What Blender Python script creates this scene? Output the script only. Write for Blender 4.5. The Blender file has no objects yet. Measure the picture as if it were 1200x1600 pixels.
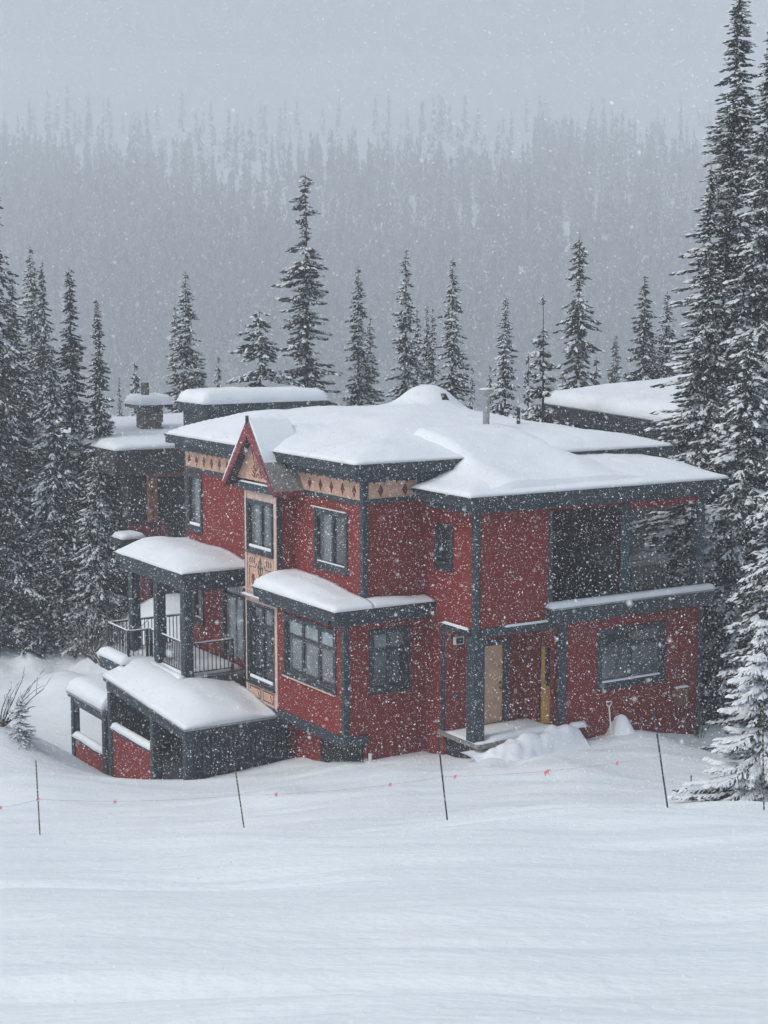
import bpy, math, random
import numpy as np
from mathutils import Vector, noise as mnoise
R_ = math.radians
rng = np.random.default_rng(7); random.seed(7)
scn = bpy.context.scene
COL = scn.collection

# ------------------------------------------------------------------ camera, world, sun, exposure
F = 2516.0; PITCH = math.atan((800 - 474.0) / F); CAMZ = 10.693
cd = bpy.data.cameras.new('camera'); cam = bpy.data.objects.new('camera', cd); COL.objects.link(cam)
cam.location = (0, 0, CAMZ); cam.rotation_euler = (math.pi / 2 - PITCH, 0, 0)
cd.sensor_fit = 'HORIZONTAL'; cd.sensor_width = 36; cd.lens = F / 1200 * 36
cd.clip_start = 0.2; cd.clip_end = 3000
cd.dof.use_dof = True; cd.dof.focus_distance = 42; cd.dof.aperture_fstop = 11
scn.camera = cam
w = bpy.data.worlds.new('World'); scn.world = w; w.use_nodes = True
nt = w.node_tree; bg = nt.nodes['Background']
sky = nt.nodes.new('ShaderNodeTexSky'); sky.sky_type = 'NISHITA'; sky.sun_disc = False
SUN_EL, SUN_AZ = R_(50), R_(-115)
sky.sun_elevation = SUN_EL; sky.sun_rotation = SUN_AZ
sky.air_density = 1.0; sky.dust_density = 3.0
hs = nt.nodes.new('ShaderNodeHueSaturation'); hs.inputs['Saturation'].default_value = 0.68
nt.links.new(sky.outputs[0], hs.inputs['Color']); mx = nt.nodes.new('ShaderNodeMix'); mx.data_type = 'RGBA'; mx.blend_type = 'MULTIPLY'; mx.inputs['Factor'].default_value = 1
mx.inputs['B'].default_value = (.97, 1.02, 1.0, 1)     # grey-cyan cast of the overcast
nt.links.new(hs.outputs[0], mx.inputs['A']); nt.links.new(mx.outputs['Result'], bg.inputs[0])
bg.inputs[1].default_value = 0.13
sd = bpy.data.lights.new('sun', 'SUN'); sun = bpy.data.objects.new('sun', sd); COL.objects.link(sun)
sd.energy = 1.15; sd.angle = R_(25); sd.color = (1.0, 0.97, 0.93)
sv = Vector((math.sin(SUN_AZ) * math.cos(SUN_EL), math.cos(SUN_AZ) * math.cos(SUN_EL), math.sin(SUN_EL)))
sun.rotation_euler = sv.to_track_quat('Z', 'Y').to_euler(); sun.location = (-40, -40, 80)
scn.view_settings.view_transform = 'Standard'; scn.view_settings.look = 'None'
scn.view_settings.gamma = 1; scn.view_settings.use_curve_mapping = False
scn.view_settings.exposure = 0.22
scn.render.engine = 'CYCLES'
scn.cycles.volume_bounces = 3

# ------------------------------------------------------------------ frames
TH = math.atan2(1570, 2537)
VV = np.array([math.cos(TH), math.sin(TH), 0.]); UU = np.array([-math.sin(TH), math.cos(TH), 0.])
O3 = np.array([2.3, 40., 0.])
def Hw(X, Y, Z=0.): return O3 + VV * X + UU * Y + np.array([0, 0, Z])
_c, _s = math.cos(PITCH), math.sin(PITCH)
def at(px, py, d):
    x = (px - 600) / F; y = -(py - 800) / F
    r = np.array([x, _c + y * _s, -_s + y * _c])
    return np.array([0, 0, CAMZ]) + r * d / r[1]

# ------------------------------------------------------------------ materials
def mat(name, col, rough=.8, var=0., vscale=4., bump=0., bscale=30., metal=0., coat=0., stretch=None, col2=None):
    m = bpy.data.materials.new(name); m.use_nodes = True; t = m.node_tree; b = t.nodes['Principled BSDF']
    b.inputs['Roughness'].default_value = rough; b.inputs['Metallic'].default_value = metal
    b.inputs['Base Color'].default_value = (*col, 1)
    if coat: b.inputs['Coat Weight'].default_value = coat; b.inputs['Coat Roughness'].default_value = .05
    tc = t.nodes.new('ShaderNodeTexCoord'); mp = t.nodes.new('ShaderNodeMapping')
    t.links.new(tc.outputs['Object'], mp.inputs[0])
    if stretch: mp.inputs['Scale'].default_value = stretch
    if var or col2:
        n = t.nodes.new('ShaderNodeTexNoise'); n.inputs['Scale'].default_value = vscale; n.inputs['Detail'].default_value = 6
        t.links.new(mp.outputs[0], n.inputs['Vector'])
        r = t.nodes.new('ShaderNodeValToRGB')
        c1 = tuple(max(0, c * (1 - var)) for c in col); c2 = col2 or tuple(min(1, c * (1 + var)) for c in col)
        r.color_ramp.elements[0].position = .32; r.color_ramp.elements[1].position = .68
        r.color_ramp.elements[0].color = (*c1, 1); r.color_ramp.elements[1].color = (*c2, 1)
        t.links.new(n.outputs[0], r.inputs[0]); t.links.new(r.outputs[0], b.inputs['Base Color'])
    if bump:
        n2 = t.nodes.new('ShaderNodeTexNoise'); n2.inputs['Scale'].default_value = bscale; n2.inputs['Detail'].default_value = 5
        t.links.new(mp.outputs[0], n2.inputs['Vector'])
        bp = t.nodes.new('ShaderNodeBump'); bp.inputs['Strength'].default_value = bump; bp.inputs['Distance'].default_value = .02
        t.links.new(n2.outputs[0], bp.inputs['Height']); t.links.new(bp.outputs[0], b.inputs['Normal'])
    return m
M = {}
M['snow'] = mat('snow', (.80, .83, .87), .75, .03, 1.2, .25, 14)
M['red'] = mat('red_shingle', (.205, .015, .011), .85, .50, 26, .9, 40, stretch=(1, 1, 2.2))
M['trim'] = mat('slate_trim', (.019, .031, .041), .6, .35, 22, .3, 25)
M['dark'] = mat('dark_metal', (.018, .021, .025), .5, .2, 6)
M['frame'] = mat('window_frame', (.024, .032, .036), .5, .2, 9)
M['peach'] = mat('peach_panel', (.58, .35, .25), .8, .16, 6, .3, 30)
M['pinktrim'] = mat('pink_trim', (.58, .42, .36), .75, .16, 8, .2, 30)
M['deepred'] = mat('deep_red_paint', (.20, .022, .03), .55, .2, 8)
M['orn'] = mat('ornament_red', (.16, .02, .02), .7, .2, 8)
M['orngreen'] = mat('ornament_dark', (.04, .045, .04), .7, .2, 8)
M['glass'] = mat('glass', (.030, .036, .038), .06, .55, 1.1, coat=.5)
M['reflglass'] = mat('reflection_tinted_glass', (.12, .135, .14), .12, .35, 1.6, coat=.6)  # lighter grey base stands in for the snow slope reflected in the panes
M['pale'] = mat('pale_glass', (.26, .30, .31), .15, .3, 2.0, coat=.6)
M['shadedred'] = mat('shaded_red_paint', (.035, .007, .008), .8, .3, 5)  # wall red darkened in the colour itself, imitating shade inside balcony and stair
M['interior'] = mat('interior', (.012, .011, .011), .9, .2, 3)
M['soffit'] = mat('soffit', (.05, .05, .055), .8, .2, 5)
M['door'] = mat('beige_door', (.52, .33, .20), .6, .10, 3, .15, 18)
M['ydoor'] = mat('yellow_door', (.50, .27, .05), .5, .3, 4, .2, 18, stretch=(1, 1, .2))
M['slab'] = mat('concrete', (.20, .19, .17), .9, .25, 5, .5, 20)
M['steel'] = mat('galvanised_steel', (.32, .33, .33), .4, .25, 9, metal=.6)
M['shingle'] = mat('grey_shingle', (.22, .21, .20), .9, .3, 9, .7, 25)
M['brown'] = mat('brown_siding', (.035, .031, .030), .85, .25, 6, .5, 20)
M['wood'] = mat('cedar_beam', (.26, .11, .045), .7, .3, 6, .3, 20)
M['stone'] = mat('chimney_stone', (.13, .115, .09), .95, .45, 7, 1., 9)
M['bark'] = mat('bark', (.055, .045, .038), .95, .4, 8, .9, 12, stretch=(1, 1, .25))
M['needle'] = mat('needles', (.026, .033, .026), .8, .45, 2.5, col2=(.062, .068, .054))
M['needle2'] = mat('needles_brownish', (.038, .039, .034), .8, .45, 2.5, col2=(.080, .078, .068))
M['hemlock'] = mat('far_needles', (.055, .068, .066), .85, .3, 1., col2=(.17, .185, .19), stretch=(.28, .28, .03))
M['twig'] = mat('bare_twig', (.09, .065, .05), .9, .3, 5)
M['flake'] = mat('snowflake', (.82, .83, .85), .8)
M['navy'] = mat('navy_pole', (.012, .018, .06), .5)
M['bamboo'] = mat('bamboo', (.22, .19, .10), .7)
M['black'] = mat('black', (.012, .012, .013), .6)
M['rope'] = mat('orange_rope', (.42, .32, .32), .8)
M['pink'] = mat('pink_flag', (.75, .24, .30), .7)
M['white'] = mat('white_plastic', (.7, .7, .66), .5)
M['tub'] = mat('hot_tub_wood', (.085, .08, .065), .7, .3, 5)
M['tubtop'] = mat('hot_tub_cover', (.16, .16, .165), .6, .15, 5)
M['meter'] = mat('meter_box', (.20, .10, .05), .6, .2, 5)
# groomed snow: streaks run across the slope, fine relief only
def groundmat():
    m = bpy.data.materials.new('ground_snow'); m.use_nodes = True; t = m.node_tree; b = t.nodes['Principled BSDF']
    b.inputs['Roughness'].default_value = .7
    tc = t.nodes.new('ShaderNodeTexCoord')
    def nz(scale, st, rot=0., det=5):
        mp = t.nodes.new('ShaderNodeMapping'); mp.inputs['Scale'].default_value = st; mp.inputs['Rotation'].default_value = (0, 0, rot)
        n = t.nodes.new('ShaderNodeTexNoise'); n.inputs['Scale'].default_value = scale; n.inputs['Detail'].default_value = det
        t.links.new(tc.outputs['Object'], mp.inputs[0]); t.links.new(mp.outputs[0], n.inputs['Vector']); return n
    a = nz(.8, (.25, 1.1, 1), R_(8), 8); c = nz(2.6, (.4, 1.2, 1), R_(-10), 8); g = nz(9, (.8, 1.2, 1), 0, 8)
    r = t.nodes.new('ShaderNodeValToRGB'); r.color_ramp.elements[0].position = .3; r.color_ramp.elements[1].position = .7
    r.color_ramp.elements[0].color = (.745, .80, .845, 1); r.color_ramp.elements[1].color = (.84, .868, .90, 1)
    t.links.new(a.outputs[0], r.inputs[0]); t.links.new(r.outputs[0], b.inputs['Base Color'])
    def mul(n, k):
        x = t.nodes.new('ShaderNodeMath'); x.operation = 'MULTIPLY'; x.inputs[1].default_value = k
        t.links.new(n.outputs[0], x.inputs[0]); return x
    s1 = t.nodes.new('ShaderNodeMath'); s2 = t.nodes.new('ShaderNodeMath')
    t.links.new(mul(a, 1.6).outputs[0], s1.inputs[0]); t.links.new(mul(c, .9).outputs[0], s1.inputs[1])
    t.links.new(s1.outputs[0], s2.inputs[0]); t.links.new(mul(g, .42).outputs[0], s2.inputs[1])
    bp = t.nodes.new('ShaderNodeBump'); bp.inputs['Strength'].default_value = .5; bp.inputs['Distance'].default_value = .10
    t.links.new(s2.outputs[0], bp.inputs['Height']); t.links.new(bp.outputs[0], b.inputs['Normal'])
    return m
M['ground'] = groundmat()

# ------------------------------------------------------------------ mesh helpers
OFF = [np.zeros(3)]
def link(name, me, m, parent=None, label=None, cat=None, group=None, kind=None, off=False):
    if m and not me.materials: me.materials.append(M[m] if isinstance(m, str) else m)
    o = bpy.data.objects.new(name, me); COL.objects.link(o)
    if parent is not None: o.parent = parent
    for k, v in (('label', label), ('category', cat), ('group', group), ('kind', kind)):
        if v: o[k] = v
    return o
def npmesh(name, V, Fs, smooth=False):
    """V (n,3); Fs list of int arrays (m,k)."""
    V = np.asarray(V, dtype=np.float32); me = bpy.data.meshes.new(name)
    Fs = [np.asarray(f, dtype=np.int32) for f in Fs if len(f)]
    loops = np.concatenate([f.ravel() for f in Fs]); tot = np.concatenate([np.full(len(f), f.shape[1], np.int32) for f in Fs])
    st = np.concatenate([[0], np.cumsum(tot)[:-1]]).astype(np.int32)
    me.vertices.add(len(V)); me.vertices.foreach_set('co', V.ravel())
    me.loops.add(len(loops)); me.loops.foreach_set('vertex_index', loops)
    me.polygons.add(len(tot)); me.polygons.foreach_set('loop_start', st)
    me.polygons.foreach_set('use_smooth', np.full(len(tot), smooth))
    me.update(calc_edges=True); me.validate(); return me
class B:
    def __init__(s): s.v = []; s.f = []
    def add(s, vs, fs):
        n = len(s.v); s.v += [tuple(p) for p in vs]; s.f += [tuple(i + n for i in f) for f in fs]; return s
    def box(s, x0, x1, y0, y1, z0, z1):
        x0, x1 = min(x0, x1), max(x0, x1); y0, y1 = min(y0, y1), max(y0, y1)
        return s.add([(x0,y0,z0),(x1,y0,z0),(x1,y1,z0),(x0,y1,z0),(x0,y0,z1),(x1,y0,z1),(x1,y1,z1),(x0,y1,z1)],
                     [(0,3,2,1),(4,5,6,7),(0,1,5,4),(1,2,6,5),(2,3,7,6),(3,0,4,7)])
    def prism(s, poly, axis, a, b):
        """poly in the two other axes; extruded along axis from a to b"""
        n = len(poly)
        def P(p, h):
            return {'x': (h, p[0], p[1]), 'y': (p[0], h, p[1]), 'z': (p[0], p[1], h)}[axis]
        return s.add([P(p, a) for p in poly] + [P(p, b) for p in poly],
                     [tuple(range(n)), tuple(range(2*n-1, n-1, -1))] + [(i, (i+1) % n + 0, (i+1) % n + n, i + n) for i in range(n)])
    def tube(s, pts, r, n=6, r1=None):
        pts = [Vector(p) for p in pts]; r1 = r if r1 is None else r1; k = len(pts); vs = []; fs = []
        for i, p in enumerate(pts):
            d = (pts[min(i+1, k-1)] - pts[max(i-1, 0)]).normalized()
            a = d.cross(Vector((0, 0, 1)) if abs(d.z) < .9 else Vector((1, 0, 0))).normalized(); b = d.cross(a)
            rr = r + (r1 - r) * i / (k - 1)
            for j in range(n):
                t = 2 * math.pi * j / n; vs.append(p + a * math.cos(t) * rr + b * math.sin(t) * rr)
        for i in range(k - 1):
            for j in range(n):
                fs.append((i*n + j, i*n + (j+1) % n, (i+1)*n + (j+1) % n, (i+1)*n + j))
        fs.append(tuple(range(n - 1, -1, -1))); fs.append(tuple((k-1)*n + j for j in range(n)))
        return s.add(vs, fs)
    def build(s, name, m, parent=None, **k):
        me = bpy.data.meshes.new(name)
        me.from_pydata([(x - OFF[0][0], y - OFF[0][1], z - OFF[0][2]) for x, y, z in s.v], [], s.f); me.update()
        return link(name, me, m, parent, **k)
def fbox(b, face, P, a0, a1, z0, z1, d0, d1):
    """box on a facade plane; d = distance outwards"""
    if face == 'L': b.box(P - d1, P - d0, a0, a1, z0, z1)
    else: b.box(a0, a1, P - d1, P - d0, z0, z1)
def fprism(b, face, P, poly, d0, d1):
    b.prism(poly, 'x' if face == 'L' else 'y', P - d1, P - d0)
def wall(name, face, P, a0, a1, z0, z1, holes, m, parent, th=.18, **k):
    A = sorted({a0, a1, *[h[0] for h in holes], *[h[1] for h in holes]}); Z = sorted({z0, z1, *[h[2] for h in holes], *[h[3] for h in holes]})
    def solid(i, j):
        if not (0 <= i < len(A)-1 and 0 <= j < len(Z)-1): return False
        ca, cz = (A[i]+A[i+1])/2, (Z[j]+Z[j+1])/2
        return not any(h[0] < ca < h[1] and h[2] < cz < h[3] for h in holes)
    b = B()
    def q(pts): b.add([(P + t, a, z) if face == 'L' else (a, P + t, z) for a, z, t in pts], [(0, 1, 2, 3)])
    for i in range(len(A)-1):
        for j in range(len(Z)-1):
            if not solid(i, j): continue
            x0, x1, y0, y1 = A[i], A[i+1], Z[j], Z[j+1]
            q([(x0,y0,0),(x1,y0,0),(x1,y1,0),(x0,y1,0)]); q([(x0,y0,th),(x0,y1,th),(x1,y1,th),(x1,y0,th)])
            if not solid(i-1, j): q([(x0,y0,0),(x0,y1,0),(x0,y1,th),(x0,y0,th)])
            if not solid(i+1, j): q([(x1,y0,0),(x1,y0,th),(x1,y1,th),(x1,y1,0)])
            if not solid(i, j-1): q([(x0,y0,0),(x0,y0,th),(x1,y0,th),(x1,y0,0)])
            if not solid(i, j+1): q([(x0,y1,0),(x1,y1,0),(x1,y1,th),(x0,y1,th)])
    return b.build(name, m, parent, **k)
def gnoise(x, y, s, seed=0.):
    return np.array([mnoise.noise((a * s + seed, c * s - seed, seed * 1.7)) for a, c in zip(np.ravel(x), np.ravel(y))]).reshape(np.shape(x))
def ss(x, a, b):
    t = np.clip((x - a) / (b - a), 0, 1); return t * t * (3 - 2 * t)
def snow_cap(name, x0, x1, y0, y1, base, thick, parent, step=.12, r=.35, lip=.05, edges='LRFB', mod=None, mname='snow', seed=1., wob=.03, **k):
    """rounded snow blanket; base(X,Y)->z of what carries it, thick = depth, mod(X,Y,T)->T"""
    nx = max(6, int((x1-x0)/step)); ny = max(6, int((y1-y0)/step))
    xs = np.linspace(x0, x1, nx); ys = np.linspace(y0, y1, ny); X, Y = np.meshgrid(xs, ys, indexing='ij')
    d = np.full(X.shape, 9.)
    if 'L' in edges: d = np.minimum(d, X - x0)
    if 'R' in edges: d = np.minimum(d, x1 - X)
    if 'F' in edges: d = np.minimum(d, Y - y0)
    if 'B' in edges: d = np.minimum(d, y1 - Y)
    e = np.clip(d / r, 0, 1); prof = np.sqrt(np.clip(1 - (1 - e) ** 2, 0, 1))
    T = np.full(X.shape, float(thick))
    if mod: T = mod(X, Y, T)
    n = gnoise(X, Y, .55, seed) * .35 * thick * .5 + gnoise(X, Y, 2.2, seed + 5) * .02
    T = np.maximum(T * (1 + 0 * n) + n * np.clip(d / .4, 0, 1), .02) * (.12 + .88 * prof)
    b0 = base(X, Y) if callable(base) else np.full(X.shape, float(base))
    Xo, Yo = X.copy(), Y.copy(); wv = gnoise(X, Y, 1.6, seed + 9) * wob + lip
    if 'L' in edges: Xo[0, :] -= wv[0, :]
    if 'R' in edges: Xo[-1, :] += wv[-1, :]
    if 'F' in edges: Yo[:, 0] -= wv[:, 0]
    if 'B' in edges: Yo[:, -1] += wv[:, -1]
    top = np.stack([Xo, Yo, b0 + T], -1).reshape(-1, 3); bot = np.stack([X, Y, b0 + .004], -1).reshape(-1, 3)
    N = nx * ny; I = np.arange(N).reshape(nx, ny)
    f = np.stack([I[:-1, :-1], I[1:, :-1], I[1:, 1:], I[:-1, 1:]], -1).reshape(-1, 4)
    ring = np.concatenate([I[:, 0], I[-1, 1:], I[-2::-1, -1], I[0, -2:0:-1]]); nxt = np.roll(ring, -1)
    side = np.stack([ring, ring + N, nxt + N, nxt], -1)
    me = npmesh(name, np.concatenate([top, bot]) - OFF[0], [f, f[:, ::-1] + N, side], True)
    return link(name, me, mname, parent, **k)
def window(face, P, a0, a1, z0, z1, parent, cols=2, transom=None, pane='glass', case=.09, casem='frame', snow=.0, panes=None, sill=True):
    b = B()
    for q in ((a0-case, a0, z0-case, z1+case), (a1, a1+case, z0-case, z1+case)): fbox(b, face, P, *q, -.01, .05)
    for q in ((a0, a1, z1, z1+case), (a0, a1, z0-case, z0)): fbox(b, face, P, *q, -.01, .047)
    wn = b.build('window', casem, parent)
    w_ = a1 - a0; fr = .05; b = B(); k = .055
    fbox(b, face, P, a0+.001, a0+k, z0+.001, z1-.001, -.17, .03); fbox(b, face, P, a1-k, a1-.001, z0+.001, z1-.001, -.17, .03)
    fbox(b, face, P, a0+k, a1-k, z0+.001, z0+k, -.17, .028); fbox(b, face, P, a0+k, a1-k, z1-k, z1-.001, -.17, .028)
    cw = w_ / cols; zt = None if transom is None else z1 - transom
    for i in range(1, cols): fbox(b, face, P, a0+i*cw-.055, a0+i*cw+.055, z0+k, z1-k, -.11, -.028)
    if zt:
        for i in range(cols):
            l = a0 + i*cw + (.055 if i else k); r = a0 + (i+1)*cw - (.055 if i < cols-1 else k)
            fbox(b, face, P, l, r, zt-.045, zt+.045, -.11, -.034)
    b.build('sash', 'frame', wn)
    idx = 0
    for i in range(cols):
        for (q0, q1) in ([(z0, z1)] if not zt else [(z0, zt), (zt, z1)]):
            b = B(); fbox(b, face, P, a0+i*cw+.01, a0+(i+1)*cw-.01, q0+.01, q1-.01, -.10, -.08)
            pm = (panes[idx % len(panes)] if panes else pane); b.build('pane', pm, wn); idx += 1
    if sill:
        b = B(); fbox(b, face, P, a0-case-.03, a1+case+.03, z0-case-.045, z0-case, -.01, .085); b.build('sill', casem, wn)
    if snow:
        b = B(); fbox(b, face, P, a0+k+.005, a1-k-.02, z0+k+.001, z0+k+snow, -.029, .05)
        n = 7
        o = b.build('sill_snow', 'snow', wn)
        bv = o.modifiers.new('bevel', 'BEVEL'); bv.width = snow*.4; bv.segments = 2
    return wn
def empty(name, loc, rz=0., **k):
    o = bpy.data.objects.new(name, None); COL.objects.link(o); o.location = loc; o.rotation_euler = (0, 0, rz); o.empty_display_size = .3
    for a, v in k.items(): o[{'cat': 'category'}.get(a, a)] = v
    return o

# ------------------------------------------------------------------ ground
G = []
def gp(p, z=None): G.append((p[0], p[1], p[2] if z is None else z))
for d in (-6, 2, 8, 15, 22, 26):
    for x in (-16, -7, 0, 7, 16): gp((x, d, CAMZ - 1.7 - .268 * d + x * .02))
for p, d in (((63,1316),30),((383,1305),31),((699,1281),30),((1043,1260),28),((1194,1258),27)): gp(at(*p, d))
for X, Y, Z in ((-1.05,2.35,-1.22),(.6,1.9,-1.15),(0,-.4,-.95),(3.2,-.4,-.85),(5.5,-.2,-.95),(7.7,-.1,-1.2),(-1.87,4.2,-1.75),(-1.87,6.0,-2.0),(-5.15,6.2,-2.25),(-5.05,8.5,-2.85),
                (-5.05,12,-3.55),(-5.05,14.9,-3.9),(-3,4.5,-1.9),(4,6,-2.5),(4,14,-4),(-1,12,-4),(-3.2,10,-3.6),(9,8,-2.6),(10,3,-1.9),(13,10,-3),(0,21,-.6),(3,21,-.4),(-3,21,-2.0),(12,24,-4),(20,20,-4),(20,8,-2)): gp(Hw(X, Y, Z))
for p, d in (((800,1200),38),((1079,1230),36.5),((1100,1162),43),((500,1215),39),((150,1250),38),((20,1215),40),((60,1172),46),((0,1195),44),((20,1140),46),((110,1180),47),((150,990),61),((200,955),59.5),((60,1090),54.5),((0,1090),54.5),
             ((130,1100),53.5),((110,1062),56.5),((30,1052),57.5),((30,1013),59.5),((100,1022),59.5),((150,1040),58),((185,1045),57),((100,1000),62),((0,1005),62),((100,975),66),((-300,1100),54),((-300,1000),62),((-300,1300),40),
             ((1500,1300),30),((1500,1160),44)): gp(at(*p, d))
for x, y, z in ((-30,85,-5),(0,85,-6),(30,85,-6),(45,60,-4),(-45,60,-4),(40,35,-1),(-40,35,-1.5),(30,10,6),(-30,10,6)): gp((x, y, z))
G = np.array(G); gsc = 20.
def _phi(r2): return .5 * r2 * np.log(r2 + 1e-9)
def _fit():
    P = G[:, :2] / gsc; n = len(P); d2 = ((P[:, None] - P[None]) ** 2).sum(-1)
    A = np.zeros((n+3, n+3)); A[:n, :n] = _phi(d2) + np.eye(n) * .0006; A[:n, n] = 1; A[:n, n+1:] = P; A[n, :n] = 1; A[n+1:, :n] = P.T
    return np.linalg.solve(A, np.concatenate([G[:, 2], [0, 0, 0]]))
GW = _fit()
def ground_z(x, y, detail=True):
    x = np.asarray(x, float); y = np.asarray(y, float); sh = x.shape; P = np.stack([x.ravel(), y.ravel()], -1)
    Pc = P.copy(); Pc[:, 0] = np.clip(Pc[:, 0], -45, 45); Pc[:, 1] = np.clip(Pc[:, 1], -8, 88); Q = Pc / gsc; n = len(G); out = np.empty(len(P))
    for i in range(0, len(P), 20000):
        q = Q[i:i+20000]; d2 = ((q[:, None] - G[None, :, :2] / gsc) ** 2).sum(-1)
        out[i:i+20000] = _phi(d2) @ GW[:n] + GW[n] + q @ GW[n+1:]
    yy = P[:, 1]; far = -32 + np.clip(yy - 520, 0, 160) ** 2 * .00068 + np.clip(yy - 680, 0, 1e9) * .218
    t = ss(yy, 84, 190); z = out * (1 - t) + far * t
    z += t * 4 * np.sin(P[:, 0] * .021 + yy * .013) * ss(yy, 150, 260)
    if detail:
        dn = np.clip((P[:, 1] + 5) / 10, 0, 1) * (yy < 95)
        m = dn > 0; idx = np.where(m)[0]; xx = P[idx, 0]; y2 = P[idx, 1]
        z[idx] += (gnoise(xx * .22, y2, .9, 3.) * .10 + gnoise(xx * .3 + y2 * .1, y2, 2.1, 8.) * .035 + gnoise(xx, y2, .35, 5.) * .18) * dn[idx] * np.where(y2 < 50, 1, .7)
    return z.reshape(sh)
def gz(x, y): return float(ground_z(np.array([x]), np.array([y]))[0])
xs = np.unique(np.round(np.concatenate([np.linspace(-780, -45, 40), np.linspace(-45, -15, 40), np.linspace(-15, 15, 140), np.linspace(15, 45, 40), np.linspace(45, 780, 40)]), 3))
ys = np.unique(np.round(np.concatenate([np.linspace(-25, 5, 20), np.linspace(5, 50, 300), np.linspace(50, 75, 70), np.linspace(75, 160, 50), np.concatenate([np.linspace(160, 1500, 100), np.linspace(1540, 2540, 20)])]), 3))
X, Y = np.meshgrid(xs, ys, indexing='ij'); Z = ground_z(X, Y)
# trodden snow and drifts beside the porch and small lumps along the ploughed bank
for (px, py, d, amp, s) in ((770,1185,39.3,.16,.45),(800,1200,38.6,-.12,.3),(850,1190,39.,.12,.5),(790,1215,38,-.08,.25),(760,1168,40.1,.15,.35),(900,1215,37.5,.10,.9),(930,1240,36,.08,1.),(1000,1170,42,.2,.9),(430,1235,36.5,.10,.8),(620,1215,38,.1,.8),(480,1225,37,-.08,.5)):
    c = at(px, py, d); Z += amp * np.exp(-(((X - c[0]) / s) ** 2 + ((Y - c[1]) / (s * 1.6)) ** 2))
for _ in range(60):
    c = at(random.uniform(-60, 180), random.uniform(1038, 1052), random.uniform(57, 58.5)); Z += random.uniform(.03, .16) * np.exp(-((X - c[0]) ** 2 + (Y - c[1]) ** 2) / random.uniform(.02, .12))
for _ in range(60):
    y0 = random.uniform(7, 29); sl_ = random.uniform(.02, .16); cv = random.uniform(-.004, .004); dp = random.uniform(.015, .05); wd_ = random.uniform(.12, .4); xa = random.uniform(-14, 8); xb = xa + random.uniform(5, 18)
    yc = y0 + sl_ * X + cv * X * X + .15 * np.sin(X * .5 + y0); tt = (Y - yc) / wd_
    Z += (-dp * np.exp(-tt ** 2) + dp * .8 * np.exp(-(tt - 1.5) ** 2)) * ss(X, xa, xa + 2) * (1 - ss(X, xb - 2, xb))
N = len(xs) * len(ys); I = np.arange(N).reshape(len(xs), len(ys))
f4 = np.stack([I[:-1, :-1], I[1:, :-1], I[1:, 1:], I[:-1, 1:]], -1).reshape(-1, 4)
link('ground', npmesh('ground', np.stack([X, Y, Z], -1).reshape(-1, 3), [f4], True), 'ground', kind='structure')

# ------------------------------------------------------------------ the red house
HL = tuple(Hw(0, 0, -1.4)); OFF[0] = np.array([0, 0, -1.4])
house = empty('chalet', HL, TH, label='red three-storey chalet with slate-blue trim and thick snow on its flat roofs', cat='house')
XU, YR, XB = -1.87, 2.35, -2.45
# walls
wall('wall', 'R', 0, .1, 7.67, 2.46, 5.6, [(2.42, 4.70, 2.80, 5.38), (5.0, 7.42, 2.80, 5.25)], 'red', house, label='red upper front wall with two wide balcony openings')
wall('wall', 'R', 0, 2.68, 7.67, -1.9, 2.46, [(4.08, 6.25, .55, 1.98)], 'red', house)
wall('wall', 'L', 0, 0, YR, 2.46, 5.6, [(1.08, 1.70, 3.98, 4.96)], 'red', house)
wall('wall', 'L', 0, 1.42, YR, -2.2, 2.46, [], 'red', house)
wall('wall', 'R', YR, XU + .0, -.002, 2.5, 5.62, [], 'red', house)
wall('wall', 'R', YR, XB, -.002, -.52, 2.5, [(-1.62, -.55, .68, 2.18)], 'red', house)
wall('wall', 'R', YR, XU + .1, -.002, -2.6, -.522, [], 'red', house)
wall('wall', 'L', XU, YR + .002, 6.02, 2.5, 5.62, [(3.22, 4.80, 3.74, 5.16)], 'red', house)
wall('wall', 'L', XU, 7.95, 13.14, -1., 5.62, [(12.05, 12.93, 3.78, 5.38), (9.2, 10.5, .12, 2.5), (12.05, 12.6, .9, 2.4)], 'red', house)
wall('wall', 'L', XB, YR + .18, 6.0, -.52, 2.5, [(2.85, 5.52, .70, 2.18)], 'red', house)
wall('wall', 'L', XU, 2.55, 4.66, -2.6, -.8, [], 'interior', house, label='dark base wall panel with the shade under the bay painted in')  # solid panel; near-black colour stands in for shade below the overhang
wall('wall', 'L', XU, 4.66, 8.2, -3.2, -.8, [], 'red', house)
wall('wall', 'R', 13.0, XU + .2, 8.0, -5, 5.6, [], 'red', house)
b = B(); b.box(7.49, 7.668, .2, 13, -3, 2.7); b.box(7.49, 7.668, 3.2, 13, 2.7, 5.6); b.box(XU + .2, 7.45, 12.6, 12.8, -5, 5.6); b.build('wall', 'red', house)
# interior blockers and floors
b = B(); b.box(.2, 7.4, 3.1, 3.25, 2.5, 5.5); b.box(2.2, 2.38, .19, 3.1, 2.75, 5.5); b.build('balcony_wall', 'shadedred', house, label='recessed balcony wall, its red darkened to mimic shade')
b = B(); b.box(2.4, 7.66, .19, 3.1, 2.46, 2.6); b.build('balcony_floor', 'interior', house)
b = B(); b.box(-1.6, 7.4, .2 + YR, 12.5, 5.35, 5.5); b.box(.2, 7.4, .2, YR + .19, 5.4, 5.52); b.build('ceiling', 'soffit', house)
b = B(); b.box(XB + .2, -.1, YR + .25, 5.9, -.5, -.35); b.box(XB + .1, XU + .05, YR + .1, 6.0, -.68, -.53); b.build('floor', 'soffit', house)
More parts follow.
